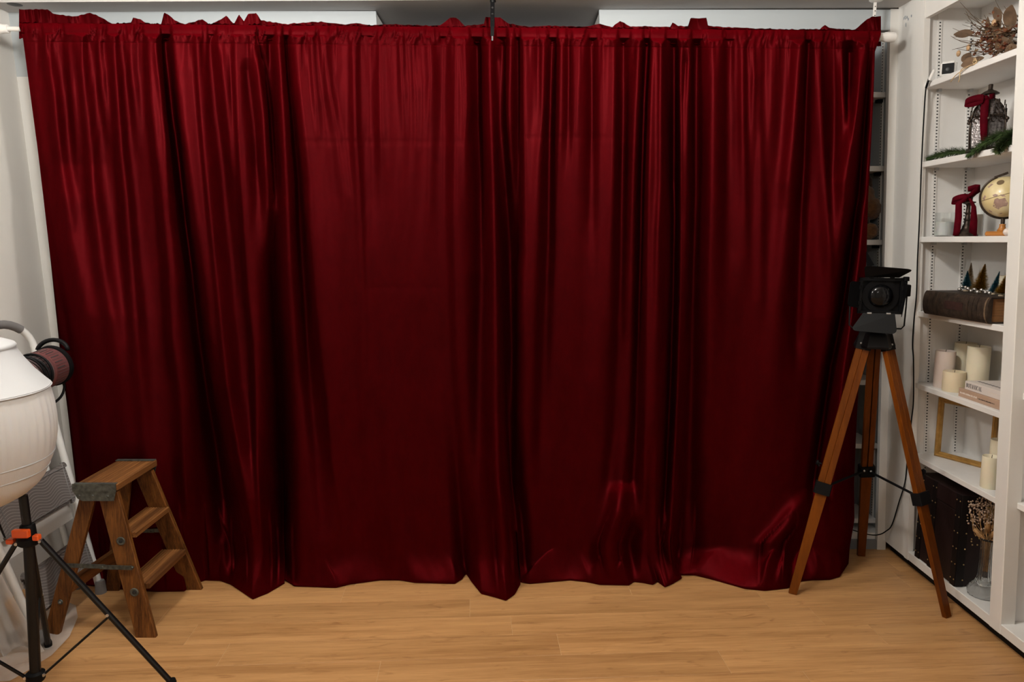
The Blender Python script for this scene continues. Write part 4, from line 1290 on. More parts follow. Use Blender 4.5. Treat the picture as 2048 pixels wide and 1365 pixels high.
# ================================================================== black spotlight with barn doors on the tripod
M['spot_black'] = mat('black_enamel', (0.0035, 0.0035, 0.004), 0.5, var=0.2, scale=40, spec=0.12)
M['lens'] = mat('dark_lens_glass', (0.003, 0.003, 0.0035), 0.12, spec=0.3)
M['charcoal'] = mat('charcoal_metal', (0.009, 0.0095, 0.010), 0.6, spec=0.2)
sc0 = Vector((1.492, 2.985, 1.262))
fd = Vector((-0.26, -0.96, 0)).normalized()
rt = Vector((0.96, -0.26, 0)).normalized()
uz = Vector((0, 0, 1))
P_ = lambda r, u, f: sc0 + rt * r + uz * u + fd * f
root = thing('spotlight', (sc0.x, sc0.y, 1.121), 'black theatre spotlight with barn doors mounted on the wooden tripod', 'spotlight')
MB().lathe([(0.030, -0.115), (0.055, -0.10), (0.062, -0.07), (0.062, 0.05), (0.068, 0.055), (0.068, 0.07)], sc0, fd, n=36).build('housing', M['spot_black'], root, smooth=True, auto=35)
for k in range(6):
    MB().lathe([(0.0625, -0.09 + k * 0.018), (0.0655, -0.088 + k * 0.018), (0.0655, -0.083 + k * 0.018), (0.0625, -0.081 + k * 0.018)], sc0, fd, n=36, cap=False).build('cooling_fin', M['spot_black'], root, smooth=True, auto=35)
MB().lathe([(0.046, 0.072), (0.043, 0.079), (0.033, 0.087), (0.016, 0.091), (0.001, 0.092)], sc0, fd, n=32, cap=False).build('lens', M['lens'], root, smooth=True)
fw, fh = 0.075, 0.066
for a, b in ((-1, 0), (1, 0), (0, -1), (0, 1)):
    if a:
        MB().beam(P_(a * fw, -fh - .006, 0.068), P_(a * fw, fh + .006, 0.068), 0.012, 0.02, rt).build('front_frame', M['spot_black'], root)
    else:
        MB().beam(P_(-fw - .006, b * fh, 0.068), P_(fw + .006, b * fh, 0.068), 0.012, 0.02, uz).build('front_frame', M['spot_black'], root)
MB().add([P_(x, u, 0.062) for x, u in ((-fw, -fh), (fw, -fh), (fw, fh), (-fw, fh))], [(0, 1, 2, 3)]).build('front_plate', M['spot_black'], root)


def door(name, hinge, outer, mtl):
    """flap from hinge edge to a wider rounded outer edge"""
    h0, h1 = hinge
    o0, o1 = outer
    pts = [h0, h0.lerp(o0, 0.72)]
    c0, c1 = o0, o1
    a0 = h0.lerp(o0, 0.72)
    a1 = h1.lerp(o1, 0.72)
    for k in range(1, 6):
        s = k / 6
        pts.append((1 - s) ** 2 * a0 + 2 * s * (1 - s) * c0 + s * s * c0.lerp(c1, 0.18))
    for k in range(1, 6):
        s = k / 6
        pts.append((1 - s) ** 2 * c0.lerp(c1, 0.82) + 2 * s * (1 - s) * c1 + s * s * a1)
    pts += [a1, h1]
    n = (o0 - h0).cross(h1 - h0).normalized() * 0.0015
    d_ = MB().prism(pts, n).build(name, mtl, root)
    for q in (h0.lerp(h1, 0.2), h0.lerp(h1, 0.8)):
        MB().tube([q - (h1 - h0).normalized() * 0.008, q + (h1 - h0).normalized() * 0.008], 0.004, 8).build('hinge', M['steel'] if mtl is M['charcoal'] else M['spot_black'], d_, smooth=True, auto=50)
    return d_


door('barn_door', (P_(-0.062, 0.074, 0.078), P_(0.062, 0.074, 0.078)), (P_(-0.075, 0.122, 0.115), P_(0.100, 0.108, 0.135)), M['spot_black'])
door('barn_door', (P_(-0.062, -0.070, 0.080), P_(0.055, -0.070, 0.080)), (P_(-0.112, -0.138, 0.120), P_(0.062, -0.150, 0.110)), M['charcoal'])
door('barn_door', (P_(-0.078, -0.05, 0.078), P_(-0.078, 0.055, 0.078)), (P_(-0.128, -0.04, 0.12), P_(-0.122, 0.06, 0.12)), M['spot_black'])
door('barn_door', (P_(0.078, 0.055, 0.078), P_(0.078, -0.06, 0.078)), (P_(0.086, 0.05, 0.118), P_(0.070, -0.085, 0.118)), M['spot_black'])
MB().prism([at(1733, 503, Y=3.03), at(1733, 534, Y=3.03), at(1749, 531, Y=3.03)], (0, 0.0015, 0)).build('rear_shade', M['spot_black'], root)
MB().cbox(*[v for p in ((0, 0),) for v in ()] or (sc0.x + 0.086, sc0.x + 0.116, 2.94, 2.985, sc0.z - 0.005, sc0.z + 0.043), c=0.003).build('side_bracket', M['spot_black'], root)
MB().lathe([(0.006, 0), (0.006, 0.018), (0.012, 0.019), (0.012, 0.034), (0.009, 0.036)], (sc0.x + 0.104, 2.962, sc0.z + 0.038), (0, 0, 1), n=14).build('knob', M['spot_black'], root, smooth=True, auto=35)
MB().lathe([(0.008, -0.03), (0.008, 0.02)], (sc0.x + 0.08, 2.962, sc0.z + 0.018), (1, 0, 0), n=12).build('pivot', M['spot_black'], root, smooth=True, auto=40)
yk = [P_(0.112, 0.03, -0.0), P_(0.112, -0.05, 0.0), P_(0.110, -0.125, 0.0), P_(0.100, -0.138, 0), P_(-0.085, -0.138, 0), P_(-0.096, -0.128, 0), P_(-0.098, -0.05, 0), P_(-0.085, 0.01, 0)]
MB().tube(yk, 0.0032, 8).build('yoke', M['charcoal'], root, smooth=True, auto=60)

# ================================================================== black cable down the bookcase stile
xf = lambda z: X0 - LEAN * (z - EYE)
cpx = [(1858, 158), (1852, 176), (1848, 230), (1843, 330), (1839, 440), (1835, 520), (1833, 588), (1828, 640), (1825, 690), (1827, 722), (1827, 800), (1823, 840), (1815, 915), (1810, 965), (1798, 1005), (1784, 1050)]
pts = []
for a, b in cpx:
    q = at(a, b, X=1.715)
    for _ in range(3):
        q = at(a, b, X=xf(q.z) - 0.008)
    pts.append(q)
pts += [at(1772, 1063, Y=3.30), at(1758, 1070, Y=3.33), at(1738, 1070, Y=3.345), at(1706, 1061, Y=3.352)]


root = thing('power_cable', pts[0], 'thin black power cable running down the bookcase stile', 'cable')
MB().tube(smooth_path(pts), 0.0028, 8).build('cord', M['black'], root, smooth=True)
MB().beam(pts[0] + Vector((0, 0, -.006)), pts[0] + Vector((0.016, -0.004, 0.034)), 0.012, 0.009, (0, 1, 0), 0.002).build('plug', M['plastic_white'], root)
MB().tube([pts[1], pts[0]], 0.0045, 8).build('strain_relief', M['black'], root, smooth=True)

# ================================================================== brown plush toy in the niche
M['plush'] = mat('brown_plush', (0.17, 0.075, 0.022), 0.95, var=0.35, scale=45, bump=0.9, bscale=260, sheen=0.4)
M['plush_d'] = mat('dark_brown_plush', (0.055, 0.024, 0.010), 0.95, var=0.3, scale=45, bump=0.9, bscale=260, sheen=0.3)
b0 = Vector((1.665, 3.53, 1.4855))
root = thing('plush_toy', b0, 'brown plush toy sitting on the niche shelf behind the curtain edge', 'plush toy')


def blob(name, c, r, sc_, m, seed=1):
    mb = MB().sphere((0, 0, 0), 1.0, 28, 18)
    vs = []
    for v in mb.v:
        n = 1 + 0.05 * math.sin(v[0] * 5 + seed) * math.sin(v[1] * 6 + seed * 2) + 0.03 * math.sin(v[2] * 11 + seed)
        vs.append((c[0] + v[0] * sc_[0] * r * n, c[1] + v[1] * sc_[1] * r * n, c[2] + v[2] * sc_[2] * r * n))
    mb.v = vs
    return mb.build(name, m, root, smooth=True)


blob('body', b0 + Vector((-0.055, 0.03, 0.085)), 0.085, (1, 0.8, 1.0), M['plush_d'])
blob('head', b0 + Vector((-0.03, 0.0, 0.195)), 0.085, (1, 0.85, 1.0), M['plush'], 3)
blob('muzzle', b0 + Vector((0.025, -0.03, 0.145)), 0.055, (0.95, 0.9, 0.95), M['plush'], 5)
blob('ear', b0 + Vector((0.012, -0.02, 0.255)), 0.042, (0.5, 0.45, 1.15), M['plush_d'], 2)
blob('ear', b0 + Vector((-0.085, -0.02, 0.255)), 0.042, (0.5, 0.45, 1.15), M['plush_d'], 4)
blob('foot', b0 + Vector((0.020, -0.045, 0.040)), 0.041, (1.0, 1.0, 0.98), M['plush'], 6)
blob('foot', b0 + Vector((-0.08, -0.045, 0.040)), 0.041, (1.0, 1.0, 0.98), M['plush'], 7)
blob('arm', b0 + Vector((-0.005, -0.04, 0.085)), 0.032, (0.8, 0.8, 1.3), M['plush_d'], 8)
# ================================================================== things on the bookcase shelves
def rbox(c, dims, rz, ch=0.003):
    """chamfered box standing on c (bottom centre), turned about z"""
    mb = MB().cbox(-dims[0] / 2, dims[0] / 2, -dims[1] / 2, dims[1] / 2, 0, dims[2], ch)
    R = Matrix.Rotation(rz, 3, 'Z')
    mb.v = [tuple(R @ Vector(v) + Vector(c)) for v in mb.v]
    return mb


def strip(pts, widths, wdir, th=0.0008):
    """ribbon through pts, width along wdir"""
    vs, fs = [], []
    n = len(pts)
    for i, p in enumerate(pts):
        p = Vector(p)
        w_ = widths[i] if isinstance(widths, (list, tuple)) else widths
        wd = Vector(wdir[i] if isinstance(wdir, list) else wdir).normalized() * w_ / 2
        t = (Vector(pts[min(i + 1, n - 1)]) - Vector(pts[max(i - 1, 0)])).normalized()
        nn = t.cross(wd).normalized() * th
        vs += [p - wd - nn, p + wd - nn, p + wd + nn, p - wd + nn]
    for i in range(n - 1):
        for k in range(4):
            fs.append((i * 4 + k, i * 4 + (k + 1) % 4, (i + 1) * 4 + (k + 1) % 4, (i + 1) * 4 + k))
    fs += [(3, 2, 1, 0), tuple((n - 1) * 4 + k for k in range(4))]
    mb = MB()
    mb.add(vs, fs)
    return mb


def onshelf(px, X, z, py=None):
    """point on shelf height z, at image column px, X across the depth of the shelf"""
    # solve Y from column and X at height z
    u = (px - CX) / F
    # X/zc = u ; zc = Y*cp - (z-EYE)*sp
    return Vector((X, (X / u + (z - EYE) * sp) / cp, z))


M['ribbon'] = mat('red_velvet_ribbon', (0.062, 0.0010, 0.005), 0.75, var=0.25, scale=40, spec=0.05)
M['bronze'] = mat('dark_bronze', (0.050, 0.036, 0.028), 0.45, 0.7, var=0.4, scale=60, bump=0.2, bscale=150)
M['glass'] = mat('clear_glass', (0.95, 0.97, 0.97), 0.03, trans=1.0, ior=1.45)
M['mercury'] = mat('crackled_mercury_glass', (0.26, 0.24, 0.24), 0.28, 0.7, var=0.7, scale=120, bump=0.5, bscale=140)
M['wax'] = mat('ivory_wax', (0.72, 0.66, 0.50), 0.5, var=0.03, scale=15, sss=0.25)
M['wax_pink'] = mat('blush_wax', (0.70, 0.60, 0.54), 0.55, var=0.03, scale=15, sss=0.2)
M['wax_tan'] = mat('cream_wax', (0.70, 0.60, 0.42), 0.5, var=0.03, scale=15, sss=0.25)
M['wick'] = mat('burnt_wick', (0.06, 0.04, 0.02), 0.9)
z1, z2, z3, z4, z5, z6, z7 = SHELF + [0.085]

# ---- small white security camera, top shelf
c = onshelf(1896, 1.742, z1)
rz = math.atan2(-0.35, -0.9) + math.pi / 2 + math.pi   # faces the room
root = thing('security_camera', c, 'small white cube security camera with black face on the top shelf', 'camera')
rz = math.radians(-38)
R = Matrix.Rotation(rz, 3, 'Z')
rbox(c, (0.056, 0.03, 0.060), rz, 0.008).build('housing', M['plastic_white'], root, smooth=True, auto=30)
mb = MB().cbox(-0.021, 0.021, -0.017, -0.0152, 0.010, 0.050, 0.0008)
mb.v = [tuple(R @ Vector(v) + c) for v in mb.v]
mb.build('face', M['black'], root)
fo = R @ Vector((0, -0.0172, 0.027)) + c
MB().lathe([(0.008, 0), (0.008, 0.0008), (0.005, 0.0012)], fo, R @ Vector((0, -1, 0)), n=16).build('lens', M['gloss_black'], root, smooth=True, auto=30)
MB().lathe([(0.02, 0), (0.02, 0.0015)], c + Vector((0, 0, -0.0012)), n=20).build('foot', M['plastic_white'], root)

# ---- dried bouquet, top shelf
M['twig'] = mat('dry_twig', (0.10, 0.065, 0.04), 0.85, var=0.3, scale=30)
M['dry_leaf'] = mat('dry_brown_leaf', (0.125, 0.075, 0.042), 0.8, var=0.4, scale=25)
M['dry_red'] = mat('dried_red_petal', (0.22, 0.05, 0.035), 0.8, col2=(0.42, 0.20, 0.10), scale=70)
M['dry_tan'] = mat('dried_tan_petal', (0.45, 0.29, 0.16), 0.8, var=0.3, scale=60)
M['raffia'] = mat('raffia', (0.50, 0.36, 0.20), 0.85, var=0.2, scale=40)
rb = random.Random(21)
root = thing('dried_bouquet', (1.80, 2.72, z1), 'bouquet of dried twigs, brown leaves and red blossoms on the top shelf', 'dried flowers')
B0 = Vector((1.80, 2.72, z1 + 0.06))


def leaf(c, d, n, L_, W_, mt, name='leaf', curl=0.25):
    d = Vector(d).normalized()
    n = Vector(n)
    s = d.cross(n).normalized()
    n = s.cross(d)
    vs, fs = [], []
    K = 6
    for i in range(K + 1):
        t = i / K
        w_ = W_ * math.sin(math.pi * min(0.98, t * 0.94 + 0.04)) ** 0.8
        p = c + d * L_ * t + n * (curl * L_ * t * t)
        vs += [p - s * w_ / 2 + n * 0.15 * w_, p, p + s * w_ / 2 + n * 0.15 * w_]
    for i in range(K):
        a = i * 3
        fs += [(a, a + 1, a + 4, a + 3), (a + 1, a + 2, a + 5, a + 4)]
    return MB().add(vs, fs).build(name, mt, root, smooth=True)


for k in range(46):
    st = B0 + Vector((rb.uniform(-0.03, 0.03), rb.uniform(-0.06, 0.12), rb.uniform(-0.02, 0.05)))
    d = Vector((rb.uniform(-0.45, 0.15), rb.uniform(0.45, 1.0), rb.uniform(-0.05, 0.60))).normalized()
    L_ = rb.uniform(0.10, 0.24)
    bend = Vector((rb.uniform(-1, 1), rb.uniform(-0.4, 0.4), rb.uniform(-0.3, 1))) * 0.25
    pts = []
    for i in range(6):
        t = i / 5
        q = st + d * L_ * t + bend * L_ * t * t
        q.z = max(q.z, z1 + 0.004)
        q.y = min(q.y, 3.14)
        q.x = max(q.x, 1.70)
        pts.append(q)
    MB().tube(pts, [0.0020, 0.0019, 0.0017, 0.0014, 0.0010, 0.0006], 5).build('twig', M['twig'], root, smooth=True)
for (px, py, X, dx, dy, dz, L_, W_) in ((2018, 60, 1.79, -.1, -.5, .8, .09, .06), (2034, 62, 1.80, -.2, -.9, .1, .07, .05), (1948, 66, 1.80, -.5, .9, .05, .07, .035), (1956, 120, 1.745, -.25, .45, -.15, .055, .045), (2020, 88, 1.77, 0, -.3, -.9, .05, .035), (2005, 108, 1.76, .1, -.9, -.1, .09, .045),
                                       (1925, 112, 1.77, .2, -.8, -.5, .06, .04), (2030, 108, 1.77, 0, -.6, -.3, .07, .04), (2000, 45, 1.82, -.1, .3, .9, .06, .03), (1985, 118, 1.75, -.1, -.8, -.1, .06, .03)):
    q = at(px, py, X=X)
    q.z = max(q.z, z1 + 0.008)
    leaf(q, (dx, dy, dz), (-0.8, -0.5, 0.3), L_, W_, M['dry_leaf'])
for k in range(26):
    px, py = rb.gauss(2004, 18), rb.gauss(82, 18)
    q = at(min(px, 2034), py, X=rb.uniform(1.77, 1.82))
    q.z = max(q.z, z1 + 0.012)
    leaf(q, (rb.uniform(-.5, .3), rb.uniform(-.8, .8), rb.uniform(-.4, .9)), (-0.8, -0.5, 0.3), rb.uniform(.03, .06), rb.uniform(.012, .026), M['dry_leaf'])
for k in range(150):
    px, py = rb.gauss(1984, 17), rb.gauss(84, 19)
    q = at(px, py, X=rb.uniform(1.74, 1.80))
    q.z = max(q.z, z1 + 0.008)
    r = rb.uniform(0.005, 0.012)
    mt = M['dry_red'] if rb.random() < 0.62 else (M['dry_tan'] if rb.random() < .6 else M['dry_leaf'])
    mb = MB()
    for j in range(5):
        a = j * 1.256 + rb.random()
        d = Vector((math.cos(a) * .6 - .5, math.sin(a) * .7 - .4, math.sin(a * 1.7) * .6 + .2)).normalized()
        s = d.cross(Vector((0, 0, 1))).normalized()
        mb.add([q, q + d * r + s * r * .5, q + d * r * 1.7, q + d * r - s * r * .5], [(0, 1, 2, 3)])
    mb.build('blossom', mt, root)
for px, py in ((1937, 95), (1917, 107), (1988, 45)):
    q = at(px, py, X=1.75)
    MB().sphere(q, 0.011, 10, 8, (0.6, 1, 1.1)).build('seed_pod', M['dry_tan'], root, smooth=True)
for sgn in (0, 1):
    pts = [at(1960, 118, X=1.722), at(1950, 128, X=1.712), at(1938, 132, X=1.708), at(1922, 140 + sgn * 3, X=1.704), at(1919 - sgn * 9, 158 - sgn * 6, X=1.702), at(1917 - sgn * 16, 164, X=1.702)]
    MB().tube(smooth_path(pts, 4), 0.0018, 5).build('raffia_tie', M['raffia'], root, smooth=True)
for k in range(6):
    a = k * 0.9
    pts = [at(1950 + 4 * math.sin(a + j), 128 - j * 2 + 4 * math.cos(a * 2 + j), X=1.715 + 0.004 * k) for j in range(5)]
    MB().tube(pts, 0.0022, 5).build('raffia_knot', M['raffia'], root, smooth=True)

# ---- bronze lantern with ribbon, second shelf
lc = onshelf(1970, 1.795, z2)
root = thing('metal_lantern', lc, 'ornate dark bronze lantern with crackled glass and a red ribbon', 'lantern')
MB().lathe([(0.066, 0), (0.068, 0.006), (0.062, 0.014), (0.060, 0.020)], lc, n=6).build('base', M['bronze'], root)
for k in range(6):
    a0, a1 = math.pi / 3 * k, math.pi / 3 * (k + 1)
    q0, q1 = Vector((math.cos(a0), math.sin(a0), 0)), Vector((math.cos(a1), math.sin(a1), 0))
    prof = [(0.058, 0.018), (0.061, 0.10), (0.060, 0.135)]
    vs = []
    for r, h in prof:
        vs += [lc + q0 * (r - .002) + Vector((0, 0, h)), lc + q1 * (r - .002) + Vector((0, 0, h))]
    MB().add(vs, [(0, 1, 3, 2), (2, 3, 5, 4)]).build('glass_panel', M['mercury'], root)
    MB().tube([lc + q0 * 0.060 + Vector((0, 0, 0.015)), lc + q0 * 0.064 + Vector((0, 0, 0.09)), lc + q0 * 0.062 + Vector((0, 0, 0.135)), lc + q0 * 0.050 + Vector((0, 0, 0.165)), lc + q0 * 0.03 + Vector((0, 0, 0.19)), lc + q0 * 0.014 + Vector((0, 0, 0.20))], 0.0032, 8).build('post', M['bronze'], root, smooth=True)
    MB().sphere(lc + q0 * 0.068 + Vector((0, 0, 0.120)), 0.007, 10, 8).build('knob', M['bronze'], root, smooth=True)
    # scrollwork of the dome on this face
    for j in range(5):
        mid = (q0 + q1).normalized()
        s = (q1 - q0).normalized()
        hc = 0.118 + 0.016 * j
        rr = 0.057 * math.cos(max(0, (hc - 0.135) / 0.085)) ** 0.9 if hc > 0.135 else 0.056
        ww = 0.022 * (1 - j * 0.17)
        for sg in (-1, 1):
            pts = []
            for i in range(9):
                a = i / 8 * 2 * math.pi * 0.8
                pts.append(lc + mid * rr + s * (sg * ww * 0.6 + ww * 0.45 * math.cos(a)) + Vector((0, 0, hc + 0.009 * math.sin(a))))
            MB().tube(pts, 0.0019, 5).build('scrollwork', M['bronze'], root, smooth=True)
MB().lathe([(0.063, 0.128), (0.066, 0.132), (0.063, 0.137)], lc, n=6, cap=False).build('band', M['bronze'], root)
MB().lathe([(0.056, 0.136), (0.052, 0.155), (0.040, 0.178), (0.024, 0.194), (0.014, 0.200)], lc, n=24, cap=False).build('inner_dome', M['mercury'], root, smooth=True)
MB().lathe([(0.016, 0.196), (0.018, 0.208), (0.017, 0.213), (0.030, 0.216), (0.031, 0.219), (0.020, 0.227), (0.010, 0.231), (0.007, 0.236), (0.008, 0.25), (0.006, 0.253)], lc, n=20).build('cap', M['bronze'], root, smooth=True, auto=40)
rib = root
f0 = lc + Vector((-0.052, -0.048, 0.192))
MB().sphere(f0 + Vector((.012, .012, .004)), 0.013, 12, 8, (1, 1, .8)).build('ribbon_knot', M['ribbon'], rib, smooth=True)
lp = []
for k in range(15):
    a = 2 * math.pi * k / 14
    lp.append(f0 + Vector((-0.030, 0.026, -0.006)) * (1 - math.cos(a)) * 0.75 + Vector((0, 0, 0.009 * math.sin(a))))
strip(lp, 0.024, (0.15, 0.1, 1)).build('ribbon_loop', M['ribbon'], rib, smooth=True)
strip([f0 + Vector((0.012, 0.005, 0.004)), f0 + Vector((0.004, -0.002, -0.03)), f0 + Vector((0.004, -0.004, -0.08)), f0 + Vector((0.008, -0.004, -0.13)), f0 + Vector((0.012, -0.004, -0.165))], [0.018, 0.026, 0.025, 0.022, 0.014], (0.75, -0.6, 0)).build('ribbon_tail', M['ribbon'], rib, smooth=True)
strip([f0 + Vector((0.02, 0.0, 0.006)), f0 + Vector((0.045, 0.01, 0.012)), f0 + Vector((0.06, 0.03, 0.004))], 0.02, (0, 0.1, 1)).build('ribbon_loop', M['ribbon'], rib, smooth=True)

# ---- pine garland sprigs, second shelf
M['needle'] = mat('pine_needles', (0.024, 0.048, 0.013), 0.6, col2=(0.062, 0.105, 0.030), scale=40)
M['stem'] = mat('pine_stem', (0.07, 0.045, 0.02), 0.8)


def sprig(label, p0, p1, n, ln, lift=0.012, sag=0.0):
    r_ = random.Random(hash(label) % 1000 if False else len(label) * 7)
    rt_ = thing('pine_sprig', (p0 + p1) / 2, label, 'pine sprig', 'pine sprigs on the second shelf')
    path = []
    for i in range(8):
        t = i / 7
        q = p0.lerp(p1, t)
        q.z += lift * math.sin(math.pi * t) - sag * t * t
        path.append(q)
    MB().tube(path, 0.0022, 6).build('stem', M['stem'], rt_, smooth=True)
    mb = MB()
    for k in range(n):
        t = r_.random() ** 0.9
        i = min(6, int(t * 7))
        q = path[i].lerp(path[i + 1], t * 7 - i)
        ax_ = (path[i + 1] - path[i]).normalized()
        ra = Vector((r_.gauss(0, 1), r_.gauss(0, 1), r_.gauss(0.2, 1)))
        ra = (ra - ax_ * ra.dot(ax_)).normalized()
        d = (ra + ax_ * r_.uniform(0.3, 1.0)).normalized()
        L_ = ln * r_.uniform(0.6, 1.1) * (0.55 + 0.45 * math.sin(math.pi * (0.15 + 0.8 * t)))
        s = d.cross(ra + Vector((.1, .2, .3))).normalized() * 0.0013
        mb.add([q - s, q + s, q + d * L_ * .6 + s, q + d * L_, q + d * L_ * .6 - s], [(0, 1, 2, 3, 4)])
    tag(mb.build('needles', M['needle'], rt_), kind='stuff')


sprig('green pine sprig lying left of the bronze lantern', onshelf(1940, 1.83, z2 + .022), onshelf(1858, 1.745, z2 + .014), 1300, 0.034)
sprig('green pine sprig in front of the bronze lantern', onshelf(2034, 1.78, z2 + .055), onshelf(1937, 1.700, z2 - .012), 1600, 0.036, 0.018)
sprig('green pine sprig drooping beside the right bookcase post', onshelf(2040, 1.77, z2 + .05), onshelf(1994, 1.690, z2 - .018), 1000, 0.034, 0.006)

# ---- third shelf
c = onshelf(1888, 1.815, z3)
root = thing('glass_votive', c, 'clear glass tumbler half filled with white wax on the third shelf', 'votive')
MB().lathe([(0.030, 0.0), (0.0375, 0.002), (0.039, 0.1), (0.0375, 0.1), (0.036, 0.006), (0.002, 0.005)], c, n=36, cap=False).build('glass', M['glass'], root, smooth=True, auto=50)
MB().lathe([(0.034, 0.0065), (0.0345, 0.060), (0.033, 0.0615), (0.002, 0.061)], c, n=36).build('wax', mat('white_wax', (0.75, 0.75, 0.74), 0.5, sss=0.2), root, smooth=True, auto=40)

c = onshelf(1932, 1.79, z3)
root = thing('bronze_candlestick', c, 'dark bronze candlestick tied with a red ribbon bow', 'candlestick')
MB().lathe([(0.040, 0), (0.041, 0.006), (0.030, 0.018), (0.018, 0.030), (0.016, 0.034), (0.016, 0.040), (0.011, 0.046), (0.010, 0.06), (0.0135, 0.064), (0.0095, 0.070), (0.008, 0.085), (0.012, 0.09), (0.008, 0.096), (0.007, 0.118), (0.010, 0.124), (0.024, 0.130), (0.025, 0.134), (0.012, 0.137), (0.013, 0.15), (0.022, 0.16), (0.024, 0.164)], c, n=24).build('stick', M['bronze'], root, smooth=True, auto=40)
f0 = c + Vector((-0.022, -0.022, 0.150))
MB().sphere(f0 + Vector((0.010, 0.010, 0)), 0.012, 12, 8).build('ribbon_knot', M['ribbon'], root, smooth=True)
lp = [f0 + Vector((-0.03, 0.028, 0.010)) * (1 - math.cos(2 * math.pi * k / 14)) * 0.62 + Vector((0, 0, 0.008 * math.sin(2 * math.pi * k / 14) - 0.012 * (1 - math.cos(2 * math.pi * k / 14)))) for k in range(15)]
strip(lp, 0.022, (0.2, 0.1, 1)).build('ribbon_loop', M['ribbon'], root, smooth=True)
strip([f0 + Vector((0.0, 0, 0.0)), f0 + Vector((0.02, -0.008, 0.018)), f0 + Vector((0.040, -0.012, 0.034)), f0 + Vector((0.03, 0.002, 0.036)), f0 + Vector((0.004, 0.006, 0.032))], [0.018, 0.026, 0.03, 0.03, 0.02], (-0.3, -0.3, 1)).build('ribbon_loop', M['ribbon'], root, smooth=True)
strip([f0 + Vector((-0.004, 0.0, -0.002)), f0 + Vector((-0.022, 0.014, -0.022)), f0 + Vector((-0.020, 0.012, -0.075)), f0 + Vector((-0.022, 0.012, -0.13)), f0 + Vector((-0.024, 0.014, -0.147))], [0.012, 0.022, 0.024, 0.023, 0.021], (0.75, -0.6, 0)).build('ribbon_tail', M['ribbon'], root, smooth=True)
strip([f0 + Vector((0.008, -0.006, -0.004)), f0 + Vector((0.020, -0.014, -0.035)), f0 + Vector((0.024, -0.016, -0.09)), f0 + Vector((0.024, -0.016, -0.148))], [0.008, 0.016, 0.024, 0.028], (0.75, -0.6, 0)).build('ribbon_tail', M['ribbon'], root, smooth=True)

c = onshelf(1950, 1.895, z3)
root = thing('glass_cylinder', c, 'tall clear glass cylinder behind the candlestick', 'glass')
MB().lathe([(0.022, 0.0), (0.026, 0.002), (0.026, 0.136), (0.0245, 0.136), (0.0245, 0.006), (0.002, 0.005)], c, n=32, cap=False).build('glass', M['glass'], root, smooth=True, auto=50)
MB().lathe([(0.023, 0.0065), (0.023, 0.09), (0.002, 0.091)], c, n=24).build('wax', M['wax_pink'], root, smooth=True, auto=40)

# globe
M['globe'] = mat('antique_map_paper', (0.58, 0.46, 0.22), 0.35, col2=(0.70, 0.60, 0.36), scale=18, coat=0.3)
M['land'] = mat('map_land_mauve', (0.33, 0.22, 0.18), 0.4, var=0.2, scale=60)
M['honey'] = mat('honey_wood', (0.42, 0.16, 0.03), 0.35, var=0.25, scale=20, stretch=(1, 0.2, 1), coat=0.3)
c = onshelf(2003, 1.83, z3)
gz = at(2003, 394, Y=c.y).z
g0 = Vector((c.x, c.y, gz))
RG = 0.075
root = thing('desk_globe', c, 'antique-style desk globe with dark meridian arm on an orange wooden base', 'globe')
MB().sphere(g0, RG, 48, 32).build('ball', M['globe'], root, smooth=True)
axg = Vector((0.18, -0.24, 0.95)).normalized()      # tilted axis, leaning in the plane across the view
vd = (Vector((0, 0, EYE)) - g0).normalized()
sd_ = vd.cross(Vector((0, 0, 1))).normalized() * -1
upv = sd_.cross(vd) * -1
if upv.z < 0:
    upv = -upv
if sd_.x < 0:
    sd_ = -sd_


def on_globe(a, b, k=1.004):
    """a,b in fractions of the radius to the right and up as seen from the room"""
    n = sd_ * a + upv * b + vd * math.sqrt(max(0.02, 1 - a * a - b * b))
    return g0 + n.normalized() * RG * k


lands = [[(-0.42, -0.10), (-0.30, -0.04), (-0.22, -0.10), (-0.12, -0.08), (0.0, -0.04), (0.06, -0.16), (0.15, -0.30), (0.10, -0.44), (-0.05, -0.46), (-0.16, -0.52), (-0.22, -0.60), (-0.34, -0.52), (-0.46, -0.44), (-0.44, -0.26)],
         [(-0.52, 0.10), (-0.40, 0.16), (-0.28, 0.10), (-0.34, 0.04), (-0.46, 0.02)], [(-0.22, 0.12), (-0.05, 0.10), (0.04, 0.02), (-0.12, 0.02)],
         [(-0.70, 0.45), (-0.52, 0.62), (-0.60, 0.66), (-0.76, 0.50)], [(0.3, 0.55), (0.62, 0.52), (0.72, 0.40), (0.5, 0.42), (0.34, 0.46)], [(-0.62, -0.60), (-0.5, -0.68), (-0.46, -0.74), (-0.6, -0.68)],
         [(-0.92, -0.05), (-0.84, 0.12), (-0.78, 0.04), (-0.84, -0.16)], [(-0.16, -0.78), (-0.05, -0.76), (-0.06, -0.81), (-0.16, -0.82)]]
for poly in lands:
    ca_ = sum(p[0] for p in poly) / len(poly)
    cb_ = sum(p[1] for p in poly) / len(poly)
    mb = MB()
    n = len(poly)
    vs = [on_globe(ca_, cb_, 1.006)]
    for s in (0.5, 1.0):
        vs += [on_globe(ca_ + (a - ca_) * s, cb_ + (b - cb_) * s, 1.006 if s < 1 else 1.003) for a, b in poly]
    fs = [(0, 1 + i, 1 + (i + 1) % n) for i in range(n)] + [(1 + i, 1 + n + i, 1 + n + (i + 1) % n, 1 + (i + 1) % n) for i in range(n)]
    mb.add(vs, fs).build('map_land', M['land'], root, smooth=True)
MB().lathe([(0.012, 0), (0.012, 0.0004)], on_globe(-0.24, 0.70, 1.002), on_globe(-0.24, 0.70, 2) - g0, n=16).build('compass_rose', mat('map_ink', (0.16, 0.11, 0.06), 0.5), root)
eq = []
